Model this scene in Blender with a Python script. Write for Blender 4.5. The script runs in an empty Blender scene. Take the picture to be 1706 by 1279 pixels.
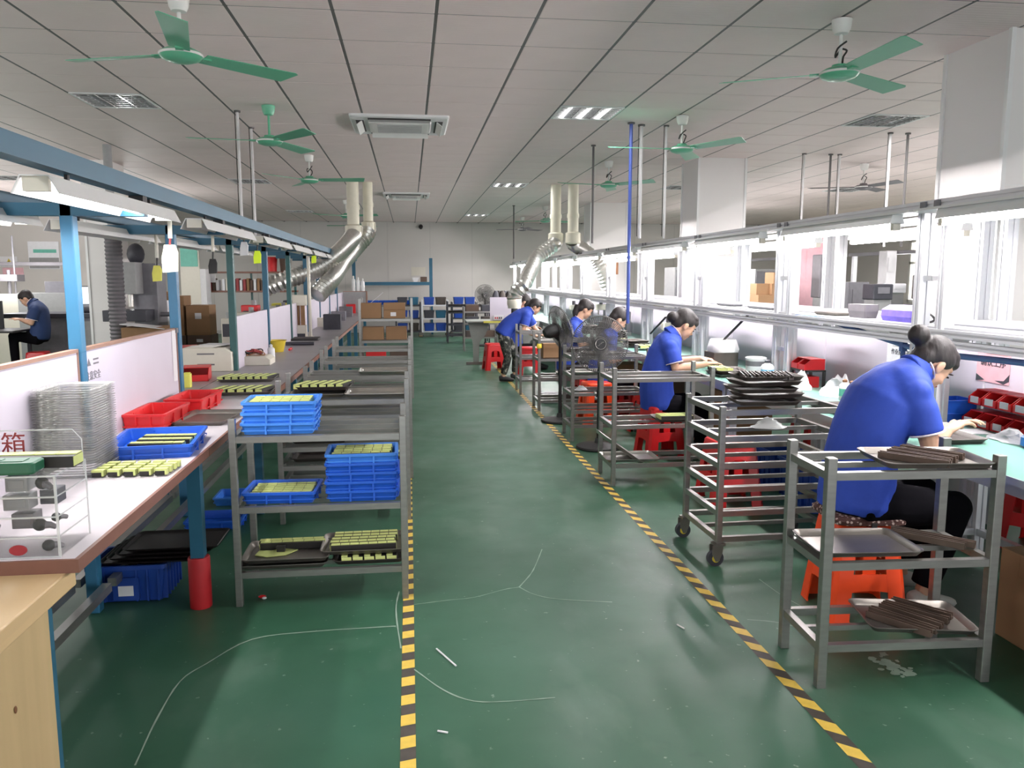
import bpy, math, random
from math import sin, cos, tan, atan, atan2, pi, radians, sqrt
from mathutils import Vector as V, Matrix
random.seed(7)
D = bpy.data; COL = bpy.context.scene.collection; SC = bpy.context.scene
# ------------------------------------------------------------------ camera
F = 1340.0; CX, CY = 853.0, 639.5; CAMH = 1.57      # focal length in px of the 1706 x 1279 frame
TH = atan(177.5 / F); PS = atan(171 / F * cos(TH))
RT = V((cos(PS), -sin(PS), 0)); FW = V((sin(PS)*cos(TH), cos(PS)*cos(TH), -sin(TH))); UP = V((sin(PS)*sin(TH), cos(PS)*sin(TH), cos(TH)))
cam = D.cameras.new('camera'); co = D.objects.new('camera', cam); COL.objects.link(co)
cam.sensor_width = 36; cam.lens = 36*F/1706; cam.clip_end = 100; cam.clip_start = .05
co.matrix_world = Matrix(((RT.x, UP.x, -FW.x, 0), (RT.y, UP.y, -FW.y, 0), (RT.z, UP.z, -FW.z, CAMH), (0, 0, 0, 1)))
SC.camera = co
def at(px, py, X=None, Y=None, Z=None):
    d = FW*F + RT*(px-CX) - UP*(py-CY)
    t = X/d.x if X is not None else Y/d.y if Y is not None else (Z-CAMH)/d.z
    return V((d.x*t, d.y*t, d.z*t+CAMH))
def proj(p):
    q = V(p) - V((0, 0, CAMH)); z = q.dot(FW)
    return (CX+F*q.dot(RT)/z, CY-F*q.dot(UP)/z, z) if z > .01 else (-9e9, -9e9, z)
# ------------------------------------------------------------------ world, lights, exposure
w = D.worlds.new('world'); SC.world = w; w.use_nodes = True
w.node_tree.nodes['Background'].inputs[0].default_value = (.93, .96, 1, 1)
w.node_tree.nodes['Background'].inputs[1].default_value = 3.2
SC.view_settings.view_transform = 'Standard'; SC.view_settings.look = 'None'
SC.view_settings.exposure = 0.0; SC.view_settings.gamma = 1; SC.view_settings.use_curve_mapping = False
SC.cycles.use_denoising = True; SC.cycles.max_bounces = 7; SC.cycles.diffuse_bounces = 4; SC.cycles.glossy_bounces = 3
SC.cycles.transmission_bounces = 4; SC.cycles.transparent_max_bounces = 12; SC.cycles.caustics_reflective = False; SC.cycles.caustics_refractive = False
SC.cycles.sample_clamp_indirect = 4
def area(name, loc, sx, sy, power, col=(1, 1, 1), rot=(0, 0, 0)):
    l = D.lights.new(name, 'AREA'); l.shape = 'RECTANGLE'; l.size = sx; l.size_y = sy; l.energy = power; l.color = col
    o = D.objects.new(name, l); COL.objects.link(o); o.location = loc; o.rotation_euler = rot; return o
CEIL = 3.105
def fill_point(x, y, z, power):
    l = D.lights.new('fill_light', 'POINT'); l.shadow_soft_size = .3; l.energy = power; o = D.objects.new('fill_light', l); COL.objects.link(o); o.location = (x, y, z)
for x, y, p_ in ((-6, 3, 85), (-6.5, 6.5, 85), (-6.5, 10, 85), (-5, 15, 75), (-7, 15, 60), (7, 6, 45), (7, 8.5, 45), (7, 11, 45), (7, 14, 45), (7, 17, 45), (9.4, 10, 45)): fill_point(x, y, 1.75, p_)   # fill lights without fixtures, added at both sides to brighten the ceiling
TROFF_W, TUBE_W, TUBE_LEFT_W = 26.0, 5.0, 6.5     # watts of light per ceiling troffer and bench tube
# ------------------------------------------------------------------ materials
MS = {}
def mat(name, col, rough=.5, metal=0.0, var=.08, scale=18.0, bump=0.0, emit=0.0, alpha=1.0, spec=.5, stretch=None, trans=0.0):
    m = D.materials.new(name); m.use_nodes = True; n = m.node_tree.nodes; L = m.node_tree.links; p = n['Principled BSDF']
    p.inputs['Base Color'].default_value = (*col, 1); p.inputs['Roughness'].default_value = rough; p.inputs['Metallic'].default_value = metal
    p.inputs['Specular IOR Level'].default_value = spec; p.inputs['Transmission Weight'].default_value = trans
    if alpha < 1: p.inputs['Alpha'].default_value = alpha
    if emit: p.inputs['Emission Color'].default_value = (*col, 1); p.inputs['Emission Strength'].default_value = emit
    if var or bump:
        tc = n.new('ShaderNodeTexCoord'); nz = n.new('ShaderNodeTexNoise'); nz.inputs['Scale'].default_value = scale; nz.inputs['Detail'].default_value = 4
        src = tc.outputs['Object']
        if stretch:
            mp = n.new('ShaderNodeMapping'); mp.inputs['Scale'].default_value = stretch; L.new(src, mp.inputs[0]); src = mp.outputs[0]
        L.new(src, nz.inputs['Vector'])
        if var:
            mx = n.new('ShaderNodeMix'); mx.data_type = 'RGBA'
            mx.inputs[6].default_value = (*[c*(1-var*1.6) for c in col], 1); mx.inputs[7].default_value = (*[min(1, c*(1+var*1.6)) for c in col], 1)
            L.new(nz.outputs['Fac'], mx.inputs[0]); L.new(mx.outputs[2], p.inputs['Base Color'])
        if bump:
            b = n.new('ShaderNodeBump'); b.inputs['Strength'].default_value = bump; b.inputs['Distance'].default_value = .01
            L.new(nz.outputs['Fac'], b.inputs['Height']); L.new(b.outputs[0], p.inputs['Normal'])
    MS[name] = m; return m
def S(r, g, b):
    f = lambda c: c/12.92/255 if c <= 10 else ((c/255+.055)/1.055)**2.4
    return (f(r), f(g), f(b))
mat('tile', S(240, 222, 219), .6, var=.03, scale=3); mat('grid', S(96, 94, 92), .6); mat('slab', S(70, 68, 66), .8)
mat('wall', S(203, 198, 193), .6, var=.03, scale=2); mat('wall_seam', S(176, 173, 170), .7); mat('pillar', S(226, 222, 220), .55, var=.02, scale=2)
mat('yellow_tape', S(224, 190, 82), .5, var=.12, scale=30); mat('black_tape', S(70, 64, 58), .6, var=.2, scale=30); mat('crack', S(140, 160, 144), .8, var=.15)
mat('fan_green', S(96, 176, 140), .3, var=.03); mat('fan_white', S(226, 224, 220), .4, var=.02); mat('dark', S(45, 42, 42), .6); mat('black', S(24, 23, 24), .5)
mat('lit', (1, 1, 1), .5, emit=9.0, var=0); mat('lit_tube', (1, .955, .965), .5, emit=195.0, var=0); mat('lit_tube_rear', (1, .955, .965), .5, emit=80.0, var=0); mat('lit_tube_left', (1, .97, .98), .5, emit=42.0, var=0); mat('louver', S(215, 214, 214), .18, .85, var=0); mat('white_steel', S(226, 225, 224), .35, var=.02)
mat('alu', S(222, 222, 226), .34, .55, var=.02); mat('alu_dark', S(120, 120, 124), .4, .6)
mat('steel', S(150, 148, 144), .3, .75, var=.14, scale=9, stretch=(1, 1, 5)); mat('tray_steel', S(128, 122, 116), .38, .7, var=.16, scale=7)
mat('tray_rim', S(190, 186, 180), .3, .85); mat('tray_dark', S(74, 66, 62), .5, .3, var=.2)
mat('blue_steel', S(36, 92, 118), .42, var=.1, scale=6); mat('blue_lit', S(46, 106, 140), .42, var=.06); mat('teal_steel', S(34, 84, 84), .42, var=.1)
mat('red_wrap', S(172, 22, 30), .6); mat('worktop', S(214, 206, 210), .3, var=.05, scale=5); mat('worktop_edge', S(126, 84, 70), .5); mat('worktop_grey', S(150, 145, 148), .35, var=.1, scale=4)
mat('panel', S(206, 198, 210), .5, var=.03, scale=4); mat('panel_edge', S(146, 112, 96), .5)
mat('wood', S(206, 176, 132), .45, var=.1, scale=4, stretch=(1, .25, 8)); mat('wood_side', S(190, 164, 122), .5, var=.1, scale=3, stretch=(1, 6, .4))
mat('blue_tray', S(34, 92, 200), .35, var=.05); mat('blue_tray_light', S(66, 134, 226), .35, var=.05); mat('red_tray', S(206, 34, 38), .35, var=.05); mat('red_stool', S(204, 28, 32), .3, var=.05); mat('orange_stool', S(246, 78, 34), .3, var=.04)
mat('cell_black', S(34, 31, 28), .5); mat('cell_yellow', S(214, 222, 140), .45, var=.06, scale=30)
mat('clear', S(200, 204, 202), .06, var=0, alpha=.05); mat('clear_rim', S(232, 234, 232), .15, var=0, alpha=.55); mat('blister', S(190, 190, 184), .2, var=.1, alpha=.5)
mat('green_lid', S(40, 98, 72), .35); mat('red_ink', S(150, 56, 58), .6); mat('red_label', S(160, 40, 50), .5); mat('crate_blue', S(28, 66, 150), .45)
mat('mesh_dark', S(46, 40, 40), .5, .3, var=.3, scale=60); mat('paper', S(226, 224, 226), .8, var=.04); mat('yellow_box', S(222, 214, 96), .6); mat('carton', S(146, 112, 80), .8, var=.1, scale=5); mat('carton_dark', S(92, 74, 64), .8, var=.1, scale=5)
mat('device', S(214, 208, 194), .45, var=.03); mat('device_grey', S(150, 150, 150), .5); mat('tag_yellow', S(214, 240, 40), .5, emit=.15); mat('tag_white', S(244, 250, 214), .5)
mat('duct', S(206, 204, 198), .28, .8, var=.12, scale=30); mat('pvc', S(224, 219, 200), .4, var=.04); mat('blue_pipe', S(60, 78, 150), .4); mat('conduit', S(208, 204, 204), .4); mat('conduit_dark', S(90, 86, 86), .5)
mat('table_green', S(120, 172, 156), .3, var=.06, scale=5); mat('skin', S(214, 168, 142), .5, var=.04, spec=.3); mat('lip', S(170, 96, 90), .5); mat('hair', S(36, 29, 29), .6, var=.25, scale=60, stretch=(1, 1, .2), bump=.3)
mat('polo', S(40, 70, 172), .75, var=.1, scale=14, bump=.25); mat('polo_dark', S(30, 52, 96), .75, var=.1, bump=.2); mat('trim_white', S(236, 220, 228), .7); mat('trousers', S(15, 14, 18), .95, spec=.08, var=.1, bump=.2); mat('shoe', S(40, 40, 44), .6); mat('shoe_white', S(200, 200, 196), .6)
mat('cushion', S(92, 62, 56), .9, var=.5, scale=70, bump=.6); mat('screen', S(232, 240, 248), .3, emit=.9, var=0); mat('machine', S(120, 118, 124), .4, .2, var=.1); mat('machine_dark', S(58, 58, 66), .5, var=.15)
mat('hose_grey', S(112, 108, 112), .5, .2, var=.1); mat('desk_grey', S(150, 154, 148), .5, var=.05); mat('purple_bag', S(112, 96, 206), .4, var=.25, scale=20); mat('pink', S(226, 178, 186), .7); mat('rag', S(236, 236, 240), .8, var=.05, bump=.3)
mat('cage', S(104, 102, 100), .5, .3); mat('blade_grey', S(112, 110, 108), .5, alpha=.5); mat('bottle', S(226, 226, 226), .35); mat('label_blue', S(90, 170, 214), .5); mat('label_green', S(110, 190, 170), .5); mat('blue_hose', S(62, 88, 140), .5); mat('strips', S(92, 76, 66), .5, .2, var=.2, scale=25)
mat('yellow', S(216, 190, 60), .5); mat('glass_sky', S(250, 244, 226), .2, emit=4, var=0); mat('rust', S(150, 104, 74), .6); mat('teal_thing', S(80, 150, 150), .5); mat('sticker_blue', S(110, 170, 214), .5); mat('brown_label', S(120, 80, 50), .7)
# camouflage cloth
m = mat('camo', S(60, 62, 56), .85, var=0); n = m.node_tree.nodes; L = m.node_tree.links
tc = n.new('ShaderNodeTexCoord'); nz = n.new('ShaderNodeTexNoise'); nz.inputs['Scale'].default_value = 17; nz.inputs['Detail'].default_value = 1.5; cr = n.new('ShaderNodeValToRGB'); cr.color_ramp.interpolation = 'CONSTANT'
e = cr.color_ramp.elements; e[0].color = (*S(24, 26, 26), 1); e[1].position = .47; e[1].color = (*S(70, 72, 64), 1)
for p_, c_ in ((.56, S(40, 44, 42)), (.62, S(150, 146, 138))): q = e.new(p_); q.color = (*c_, 1)
L.new(tc.outputs['Object'], nz.inputs[0]); L.new(nz.outputs['Fac'], cr.inputs[0]); L.new(cr.outputs[0], n['Principled BSDF'].inputs['Base Color'])
m = MS['cushion']; n = m.node_tree.nodes; L = m.node_tree.links; tc = n.new('ShaderNodeTexCoord'); vo = n.new('ShaderNodeTexVoronoi'); vo.inputs['Scale'].default_value = 55; cr = n.new('ShaderNodeValToRGB'); cr.color_ramp.elements[0].color = (*S(190, 168, 160), 1); cr.color_ramp.elements[0].position = .25; cr.color_ramp.elements[1].color = (*S(74, 46, 42), 1); cr.color_ramp.elements[1].position = .4
L.new(tc.outputs['Object'], vo.inputs[0]); L.new(vo.outputs[0], cr.inputs[0]); L.new(cr.outputs[0], n['Principled BSDF'].inputs['Base Color'])
# ribbed blister / perforated tile / epoxy floor
m = MS['tile']; n = m.node_tree.nodes; L = m.node_tree.links; tc = n.new('ShaderNodeTexCoord'); wv = n.new('ShaderNodeTexWave'); wv.bands_direction = 'Y'; wv.inputs['Scale'].default_value = 8; wv.inputs['Distortion'].default_value = .3
b = n.new('ShaderNodeBump'); b.inputs['Strength'].default_value = .25; b.inputs['Distance'].default_value = .004; L.new(tc.outputs['Object'], wv.inputs[0]); L.new(wv.outputs['Fac'], b.inputs['Height']); L.new(b.outputs[0], n['Principled BSDF'].inputs['Normal'])
m = mat('floor', S(70, 128, 104), .26, var=0, spec=.36); n = m.node_tree.nodes; L = m.node_tree.links; p = n['Principled BSDF']
tc = n.new('ShaderNodeTexCoord')
def noise(sc, det=5, st=(1, 1, 1)):
    mp = n.new('ShaderNodeMapping'); mp.inputs['Scale'].default_value = st; L.new(tc.outputs['Object'], mp.inputs[0]); z = n.new('ShaderNodeTexNoise'); z.inputs['Scale'].default_value = sc; z.inputs['Detail'].default_value = det; L.new(mp.outputs[0], z.inputs['Vector']); return z.outputs['Fac']
def ramp(f, a, ca, bb, cb):
    r = n.new('ShaderNodeValToRGB'); r.color_ramp.elements[0].position = a; r.color_ramp.elements[0].color = (*ca, 1); r.color_ramp.elements[1].position = bb; r.color_ramp.elements[1].color = (*cb, 1); L.new(f, r.inputs[0]); return r.outputs[0]
def mixc(f, a, b_):
    x = n.new('ShaderNodeMix'); x.data_type = 'RGBA'; L.new(f, x.inputs[0]); L.new(a, x.inputs[6])
    if isinstance(b_, tuple): x.inputs[7].default_value = (*b_, 1)
    else: L.new(b_, x.inputs[7])
    return x.outputs[2]
base = ramp(noise(.9, 6), .3, S(38, 80, 57), .75, S(68, 106, 86))
dust = ramp(noise(2.3, 8, (1, .5, 1)), .56, (0, 0, 0), .9, (.6, .6, .6)); c1 = mixc(dust, base, S(124, 144, 130))
speck = ramp(noise(30, 3), .69, (0, 0, 0), .75, (.35, .35, .35)); c2 = mixc(speck, c1, S(176, 190, 176))
dirt = ramp(noise(6, 6), .62, (0, 0, 0), .85, (.35, .35, .35)); c3 = mixc(dirt, c2, S(40, 62, 52)); L.new(c3, p.inputs['Base Color'])
L.new(ramp(noise(3, 5), .3, (.34, .34, .34), .8, (.5, .5, .5)), p.inputs['Roughness'])
# ------------------------------------------------------------------ mesh helpers
class B:
    """collects shapes; build() links them as ONE mesh object"""
    def __init__(s): s.v = []; s.f = []; s.m = []; s.i = 0
    def add(s, vs, fs):
        o = len(s.v); s.v += [tuple(q) for q in vs]; s.f += [tuple(o+i for i in f) for f in fs]; s.m += [s.i]*len(fs); return s
    def mi(s, i): s.i = i; return s
    def box(s, x0, x1, y0, y1, z0, z1, M=None):
        vs = [V((x, y, z)) for z in (z0, z1) for y in (y0, y1) for x in (x0, x1)]
        if M: vs = [M @ q for q in vs]
        return s.add(vs, [(0, 2, 3, 1), (4, 5, 7, 6), (0, 1, 5, 4), (2, 6, 7, 3), (0, 4, 6, 2), (1, 3, 7, 5)])
    def bar(s, a, b, w, h=None):
        a = V(a); b = V(b); h = h or w; d = (b-a); l = d.length; d.normalize(); u = V((0, 0, 1)) if abs(d.z) < .95 else V((0, 1, 0)); x = d.cross(u).normalized(); z = x.cross(d)
        M = Matrix(((x.x, d.x, z.x, a.x), (x.y, d.y, z.y, a.y), (x.z, d.z, z.z, a.z), (0, 0, 0, 1))); return s.box(-w/2, w/2, 0, l, -h/2, h/2, M)
    def loft(s, rings, cap=True, close=False):
        n = len(rings[0]); vs = [q for r in rings for q in r]; k = len(rings); fs = []
        for i in range(k if close else k-1):
            j = (i+1) % k
            for a in range(n): fs.append((i*n+a, i*n+(a+1) % n, j*n+(a+1) % n, j*n+a))
        if cap and not close: fs += [tuple(range(n))[::-1], tuple((k-1)*n+a for a in range(n))]
        return s.add(vs, fs)
    def tube(s, pts, r, n=8, side=None, r2=None, cap=True):
        pts = [V(q) for q in pts]; k = len(pts); rs = r if isinstance(r, (list, tuple)) else [r]*k; r2 = r2 or rs; rings = []; pu = None
        for i, q in enumerate(pts):
            t = (pts[min(i+1, k-1)]-pts[max(i-1, 0)]).normalized()
            if side is not None: u = V(side)
            elif pu is None: u = V((0, 0, 1)) if abs(t.z) < .9 else V((1, 0, 0))
            else: u = pu
            u = (u-t*u.dot(t)).normalized(); pu = u; w_ = t.cross(u)
            rings.append([q+u*(rs[i]*cos(2*pi*a/n))+w_*(r2[i]*sin(2*pi*a/n)) for a in range(n)])
        return s.loft(rings, cap)
    def cyl(s, a, b, r, r2=None, n=14): return s.tube([a, b], [r, r if r2 is None else r2], n)
    def lathe(s, prof, n=24, c=(0, 0, 0), cap=True):
        return s.loft([[(c[0]+r*cos(2*pi*a/n), c[1]+r*sin(2*pi*a/n), c[2]+z) for a in range(n)] for r, z in prof], cap)
    def ell(s, c, r, n=14, k=8, M=None):
        c = V(c); rs = []
        for i in range(k+1):
            f = -pi/2+pi*i/k; f = max(-pi/2+.08, min(pi/2-.08, f)); ring = [V((r[0]*cos(f)*cos(2*pi*a/n), r[1]*cos(f)*sin(2*pi*a/n), r[2]*sin(f))) for a in range(n)]
            rs.append([c+(M @ q if M else q) for q in ring])
        return s.loft(rs)
    def ext(s, poly, h, M=None, ax='z'):
        n = len(poly); f = {'z': lambda x, y, z: V((x, y, z)), 'y': lambda x, y, z: V((x, z, y)), 'x': lambda x, y, z: V((z, x, y))}[ax]
        rs = [[f(x, y, z) for x, y in poly] for z in h]
        if M: rs = [[M @ q for q in r] for r in rs]
        return s.loft(rs)
    def mesh(s, name, mats, smooth=False):
        me = D.meshes.new(name); me.from_pydata(s.v, [], s.f); me.polygons.foreach_set('material_index', s.m)
        for q in (mats if isinstance(mats, (list, tuple)) else [mats]): me.materials.append(MS[q] if isinstance(q, str) else q)
        import bmesh as bmm
        bm = bmm.new(); bm.from_mesh(me); bmm.ops.recalc_face_normals(bm, faces=bm.faces); bm.to_mesh(me); bm.free()
        if smooth:
            me.polygons.foreach_set('use_smooth', [True]*len(me.polygons)); me.set_sharp_from_angle(angle=radians(42))
        me.update(); return me
    def build(s, name, mats, parent=None, smooth=False, bev=0, loc=None):
        o = D.objects.new(name, s.mesh(name, mats, smooth)); COL.objects.link(o)
        if parent: o.parent = parent
        if loc is not None: o.location = loc
        if bev:
            b_ = o.modifiers.new('bevel', 'BEVEL'); b_.width = bev; b_.segments = 2; b_.limit_method = 'ANGLE'
        return o
def put(name, me, parent=None, loc=(0, 0, 0), rz=0.0):
    o = D.objects.new(name, me); COL.objects.link(o); o.parent = parent; o.location = loc; o.rotation_euler[2] = rz; return o
def T(name, label, cat, loc=(0, 0, 0), rz=0.0, group=None):
    o = D.objects.new(name, None); COL.objects.link(o); o.empty_display_size = .05; o.location = loc; o.rotation_euler[2] = rz; return tag(o, label, cat, group)
def tag(o, label, cat, group=None):
    o['label'] = label; o['category'] = cat
    if group: o['group'] = group
    return o
def struct(o): o['kind'] = 'structure'; return o
def stuff(o): o['kind'] = 'stuff'; return o
def copy_tree(o, parent=None):
    c = o.copy(); COL.objects.link(c); c.parent = parent
    for ch in list(o.children): copy_tree(ch, c)
    return c
def dup(root, loc, rz=None, label=None, group=None, scale=None):
    c = copy_tree(root); c.location = loc
    if rz is not None: c.rotation_euler[2] = rz
    if label: c['label'] = label
    if group: c['group'] = group
    if scale: c.scale = (scale,)*3 if isinstance(scale, (int, float)) else scale
    return c
def arc(c, r, a0, a1, n): return [(c[0]+r*cos(radians(a0+(a1-a0)*i/n)), c[1]+r*sin(radians(a0+(a1-a0)*i/n))) for i in range(n+1)]
def rrect(w_, d, r, n=4):
    w_ /= 2; d /= 2; return arc((w_-r, d-r), r, 0, 90, n)+arc((-w_+r, d-r), r, 90, 180, n)+arc((-w_+r, -d+r), r, 180, 270, n)+arc((w_-r, -d+r), r, 270, 360, n)
def curve(pts, k=6):
    """Catmull-Rom through the points"""
    P_ = [V(q) for q in pts]; P_ = [P_[0]*2-P_[1]]+P_+[P_[-1]*2-P_[-2]]; out = []
    for i in range(1, len(P_)-2):
        a, b_, c, d = P_[i-1:i+3]
        for j in range(k):
            t = j/k; out.append(.5*((2*b_)+(c-a)*t+(2*a-5*b_+4*c-d)*t*t+(3*b_-a-3*c+d)*t**3))
    return out+[P_[-2]]
def text(s_, size, mat_, parent, M, name='lettering', depth=.001):
    cu = D.curves.new(name, 'FONT'); cu.body = s_; cu.size = size; cu.extrude = depth; cu.align_x = 'CENTER'; cu.align_y = 'CENTER'; tmp = D.objects.new(name, cu); COL.objects.link(tmp)
    me = D.meshes.new_from_object(tmp.evaluated_get(bpy.context.evaluated_depsgraph_get())); D.objects.remove(tmp); me.materials.clear(); me.materials.append(MS[mat_])
    o = D.objects.new(name, me); COL.objects.link(o); o.parent = parent; o.matrix_local = M; return o
# ------------------------------------------------------------------ structure
XL, XR, YB, YN = -9.6, 12.6, 23.4, -7.0
fl = struct(B().box(XL, XR, YN, YB, -.1, 0).build('floor', 'floor'))
ce = struct(B().box(XL, XR, YN, YB, 3.13, 3.25).build('ceiling', 'slab'))
wb = struct(B().box(XL, XR, YB, YB+.15, 0, 3.13).build('wall_back', 'wall')); wl = struct(B().box(XL-.15, XL, YN, YB, 0, 3.13).build('wall_left', 'wall'))
b = B().box(XR, XR+.15, YN, YB, 0, .95).box(XR, XR+.15, YN, YB, 2.5, 3.13)
WN = [(6.0, 8.2), (9.6, 11.8), (13.2, 15.4), (17.0, 19.2)]; y0 = YN
for a, c in WN: b.box(XR, XR+.15, y0, a, .95, 2.5); y0 = c
b.box(XR, XR+.15, y0, YB, .95, 2.5); wr = struct(b.build('wall_right', 'wall'))
for i, (a, c) in enumerate(WN):
    b = B()
    for y in (a, (a+c)/2-.03, c-.06): b.box(XR-.02, XR+.1, y, y+.06, .95, 2.5)
    for z in (.95, 1.9, 2.44): b.box(XR-.02, XR+.1, a, c, z, z+.06)
    wn = struct(b.build('window_%d' % (i+1), 'white_steel')); B().box(XR+.06, XR+.07, a, c, .95, 2.5).build('pane', 'glass_sky', wn)
sm = B().box(-.004, .004, -.006, 0, 0, 3.1).mesh('wall_joint', 'wall_seam')
for i in range(18): put('wall_joint', sm, wb, (XL+.6+i*1.2, YB, 0))
b = B()
for i in range(18): put('wall_joint', sm, wl, (XL, .8+i*1.2, 0), pi/2)
struct(B().box(XL, XR, YB-.012, YB, 0, .1).build('baseboard_back', 'wall_seam'))
# ceiling tiles: 0.6 m panels in a dark grid
X0, Y0 = .182-.6*18, 5.0-.6*15; FIX = {}
def cell(x, y): return (math.floor((x-X0)/.6), math.floor((y-Y0)/.6))
def cpos(c): return (X0+.6*c[0]+.3, Y0+.6*c[1]+.3)
TROFF = [(-2.5, 7.7, 0), (1.72, 7.6, 1), (1.72, 13.7, 1), (1.72, 20.2, 1), (4.62, 7.6, 2), (-2.5, 13.8, 0), (-6.3, 7.7, 2), (-6.3, 13.8, 2), (-6.3, 19.6, 2), (7.8, 7.6, 2), (7.8, 13.7, 2), (4.62, 13.7, 2), (-2.5, 19.9, 0), (1.72, 1.6, 0), (-2.5, 1.6, 2), (4.62, 19.9, 2)]
for x, y, l in TROFF: FIX[cell(x, y)] = 1
tm = B().loft([[(x, y, -.012) for x, y in rrect(.572, .572, .004, 1)], [(x, y, -.008) for x, y in rrect(.588, .588, .004, 1)], [(x, y, .01) for x, y in rrect(.588, .588, .004, 1)]]).mesh('ceiling_tile', 'tile')
cells = []
for i in range(-2, 40):
    for j in range(-12, 46):
        x, y = cpos((i, j))
        if (i, j) in FIX or not (XL < x-.3 and x+.3 < XR and YN < y-.3 and y+.3 < YB) : continue
        u, v, z = proj((x, y, CEIL)); cells.append((z if z > .3 and -110 < u < 1816 and -60 < v else 900+abs(z), i, j, x, y))
cells.sort()
for c in cells[:300]: put('ceiling_tile', tm, ce, (c[3], c[4], CEIL+.012))
b = B()
for c in cells[300:]: b.box(c[3]-.292, c[3]+.292, c[4]-.292, c[4]+.292, CEIL, CEIL+.02)
stuff(b.build('ceiling_tile_field', 'tile', ce))
b = B()
for i in range(-2, 40):
    x = X0+.6*i
    if XL < x < XR: b.box(x-.011, x+.011, YN, YB, CEIL+.002, CEIL+.03)
b.build('ceiling_grid_runner', 'grid', ce); b = B()
for j in range(-12, 47):
    y = Y0+.6*j
    if YN < y < YB: b.box(XL, XR, y-.008, y+.008, CEIL+.004, CEIL+.028)
b.build('ceiling_grid_cross_bar', 'grid', ce)
# pillars clad in panels
def pillar(x0, x1, y0, y1, nm):
    b = B().box(x0, x1, y0, y1, 0, CEIL+.02); o = struct(b.build(nm, 'pillar', bev=.012)); b = B()
    for z in (1.1, 2.15): b.box(x0-.003, x1+.003, y0-.003, y1+.003, z, z+.006)
    for x, y in ((x0, y0), (x1, y0), (x0, y1)): b.box(x-.015, x+.015, y-.015, y+.015, 0, CEIL)
    b.build('corner_trim', 'white_steel', o); return o
PL = [at(1165, 262, Z=CEIL), at(1245, 262, Z=CEIL)]
pillar(PL[0].x, PL[1].x+.02, PL[0].y, PL[0].y+.62, 'pillar_1')
q = at(985, 337, Z=CEIL); q2 = at(1045, 337, Y=q.y); pillar(q.x, q2.x, q.y, q.y+.6, 'pillar_2')
q = at(1676, 200, X=3.74); pillar(q.x, q.x+.64, q.y, q.y+.62, 'pillar_3')
q = at(152, 520, Y=11.5); q2 = at(196, 520, Y=11.5); pillar(q.x, q2.x, 11.5, 12.1, 'pillar_4')
# floor cracks and hazard tape
def ribbon(pts, wd, z=.0012):
    b = B(); L_ = []; R_ = []
    for i, q in enumerate(pts):
        t = (V(pts[min(i+1, len(pts)-1)])-V(pts[max(i-1, 0)])).normalized(); s_ = V((-t.y, t.x, 0))*(wd*random.uniform(.5, 1.3)); L_.append(V(q)+s_); R_.append(V(q)-s_)
    vs = [V((q.x, q.y, z)) for q in L_+R_]; k = len(L_); return b.add(vs, [(i, i+1, k+i+1, k+i) for i in range(k-1)])
for px in ([(690, 1007), (745, 1000), (790, 995), (840, 982), (865, 978)], [(865, 978), (885, 955), (895, 935), (903, 915)], [(865, 978), (890, 990), (930, 998), (1020, 1003)], [(225, 1275), (260, 1200), (300, 1135), (345, 1105), (420, 1065), (520, 1052), (660, 1043)], [(690, 1115), (740, 1150), (790, 1168), (850, 1168), (925, 1162)], [(665, 985), (660, 1010), (662, 1040), (668, 1080)], [(1265, 965), (1300, 990), (1335, 1010)], [(1245, 1032), (1290, 1036), (1330, 1045)]):
    ribbon(curve([at(u, v, Z=0) for u, v in px], 4), .0032).build('floor_crack', 'crack', fl)
for a, c in (((727, 1080), (760, 1109)), ((729, 1217), (746, 1220)), ((1128, 1040), (1140, 1047))): tag(B().bar(at(*a, Z=.004), at(*c, Z=.004), .006, .004).build('scrap_strip', 'paper'), {727: 'thin white plastic strip lying on the green aisle floor', 729: 'tiny white scrap on the aisle floor beside the striped tape', 1128: 'tiny pale scrap on the aisle floor near the worn patch'}[a[0]], 'scrap')
b = B()
for i in range(60):
    q = at(1488, 1110, Z=0)+V((random.gauss(0, .028), random.gauss(0, .04), 0)); r_ = random.uniform(.008, .02); b.add([q+V((r_*random.uniform(.6, 1.3)*cos(t), r_*random.uniform(.6, 1.3)*sin(t), .001+i*.00001)) for t in [k*pi/4 for k in range(8)]], [tuple(range(8))])
b.build('worn_patch', 'crack', fl)
def tape(nm, lab, x0, x1, ya, yb, wd, pitch, skew):
    t = T(nm, lab, 'tape'); d = (x1-x0)/(yb-ya); f = lambda y: x0+d*(y-ya); b = B().add([(f(ya)-wd/2, ya, .001), (f(ya)+wd/2, ya, .001), (f(yb)+wd/2, yb, .001), (f(yb)-wd/2, yb, .001)], [(0, 1, 2, 3)]); b.build('tape_base', 'black_tape', t); y = ya
    k = 0; rest = B()
    while y < yb-pitch:
        q = [(f(y)-wd/2, y, .0018), (f(y)+wd/2, y+skew, .0018), (f(y)+wd/2, y+skew+pitch*.5, .0018), (f(y)-wd/2, y+pitch*.5, .0018)]
        if y < 8: B().add(q, [(0, 1, 2, 3)]).build('stripe', 'yellow_tape', t)
        else: rest.add(q, [(0, 1, 2, 3)])
        y += pitch
    stuff(rest.build('far_stripes', 'yellow_tape', t))
tape('floor_tape', 'yellow and black striped floor tape running beside the steel racks of the blue-framed bench', -.03, -.035, 1.7, 17, .052, .14, .012)
tape('floor_tape', 'yellow and black striped floor tape running past the racks behind the seated workers', 1.44, 1.5, 1.7, 15, .058, .155, -.05)
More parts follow.
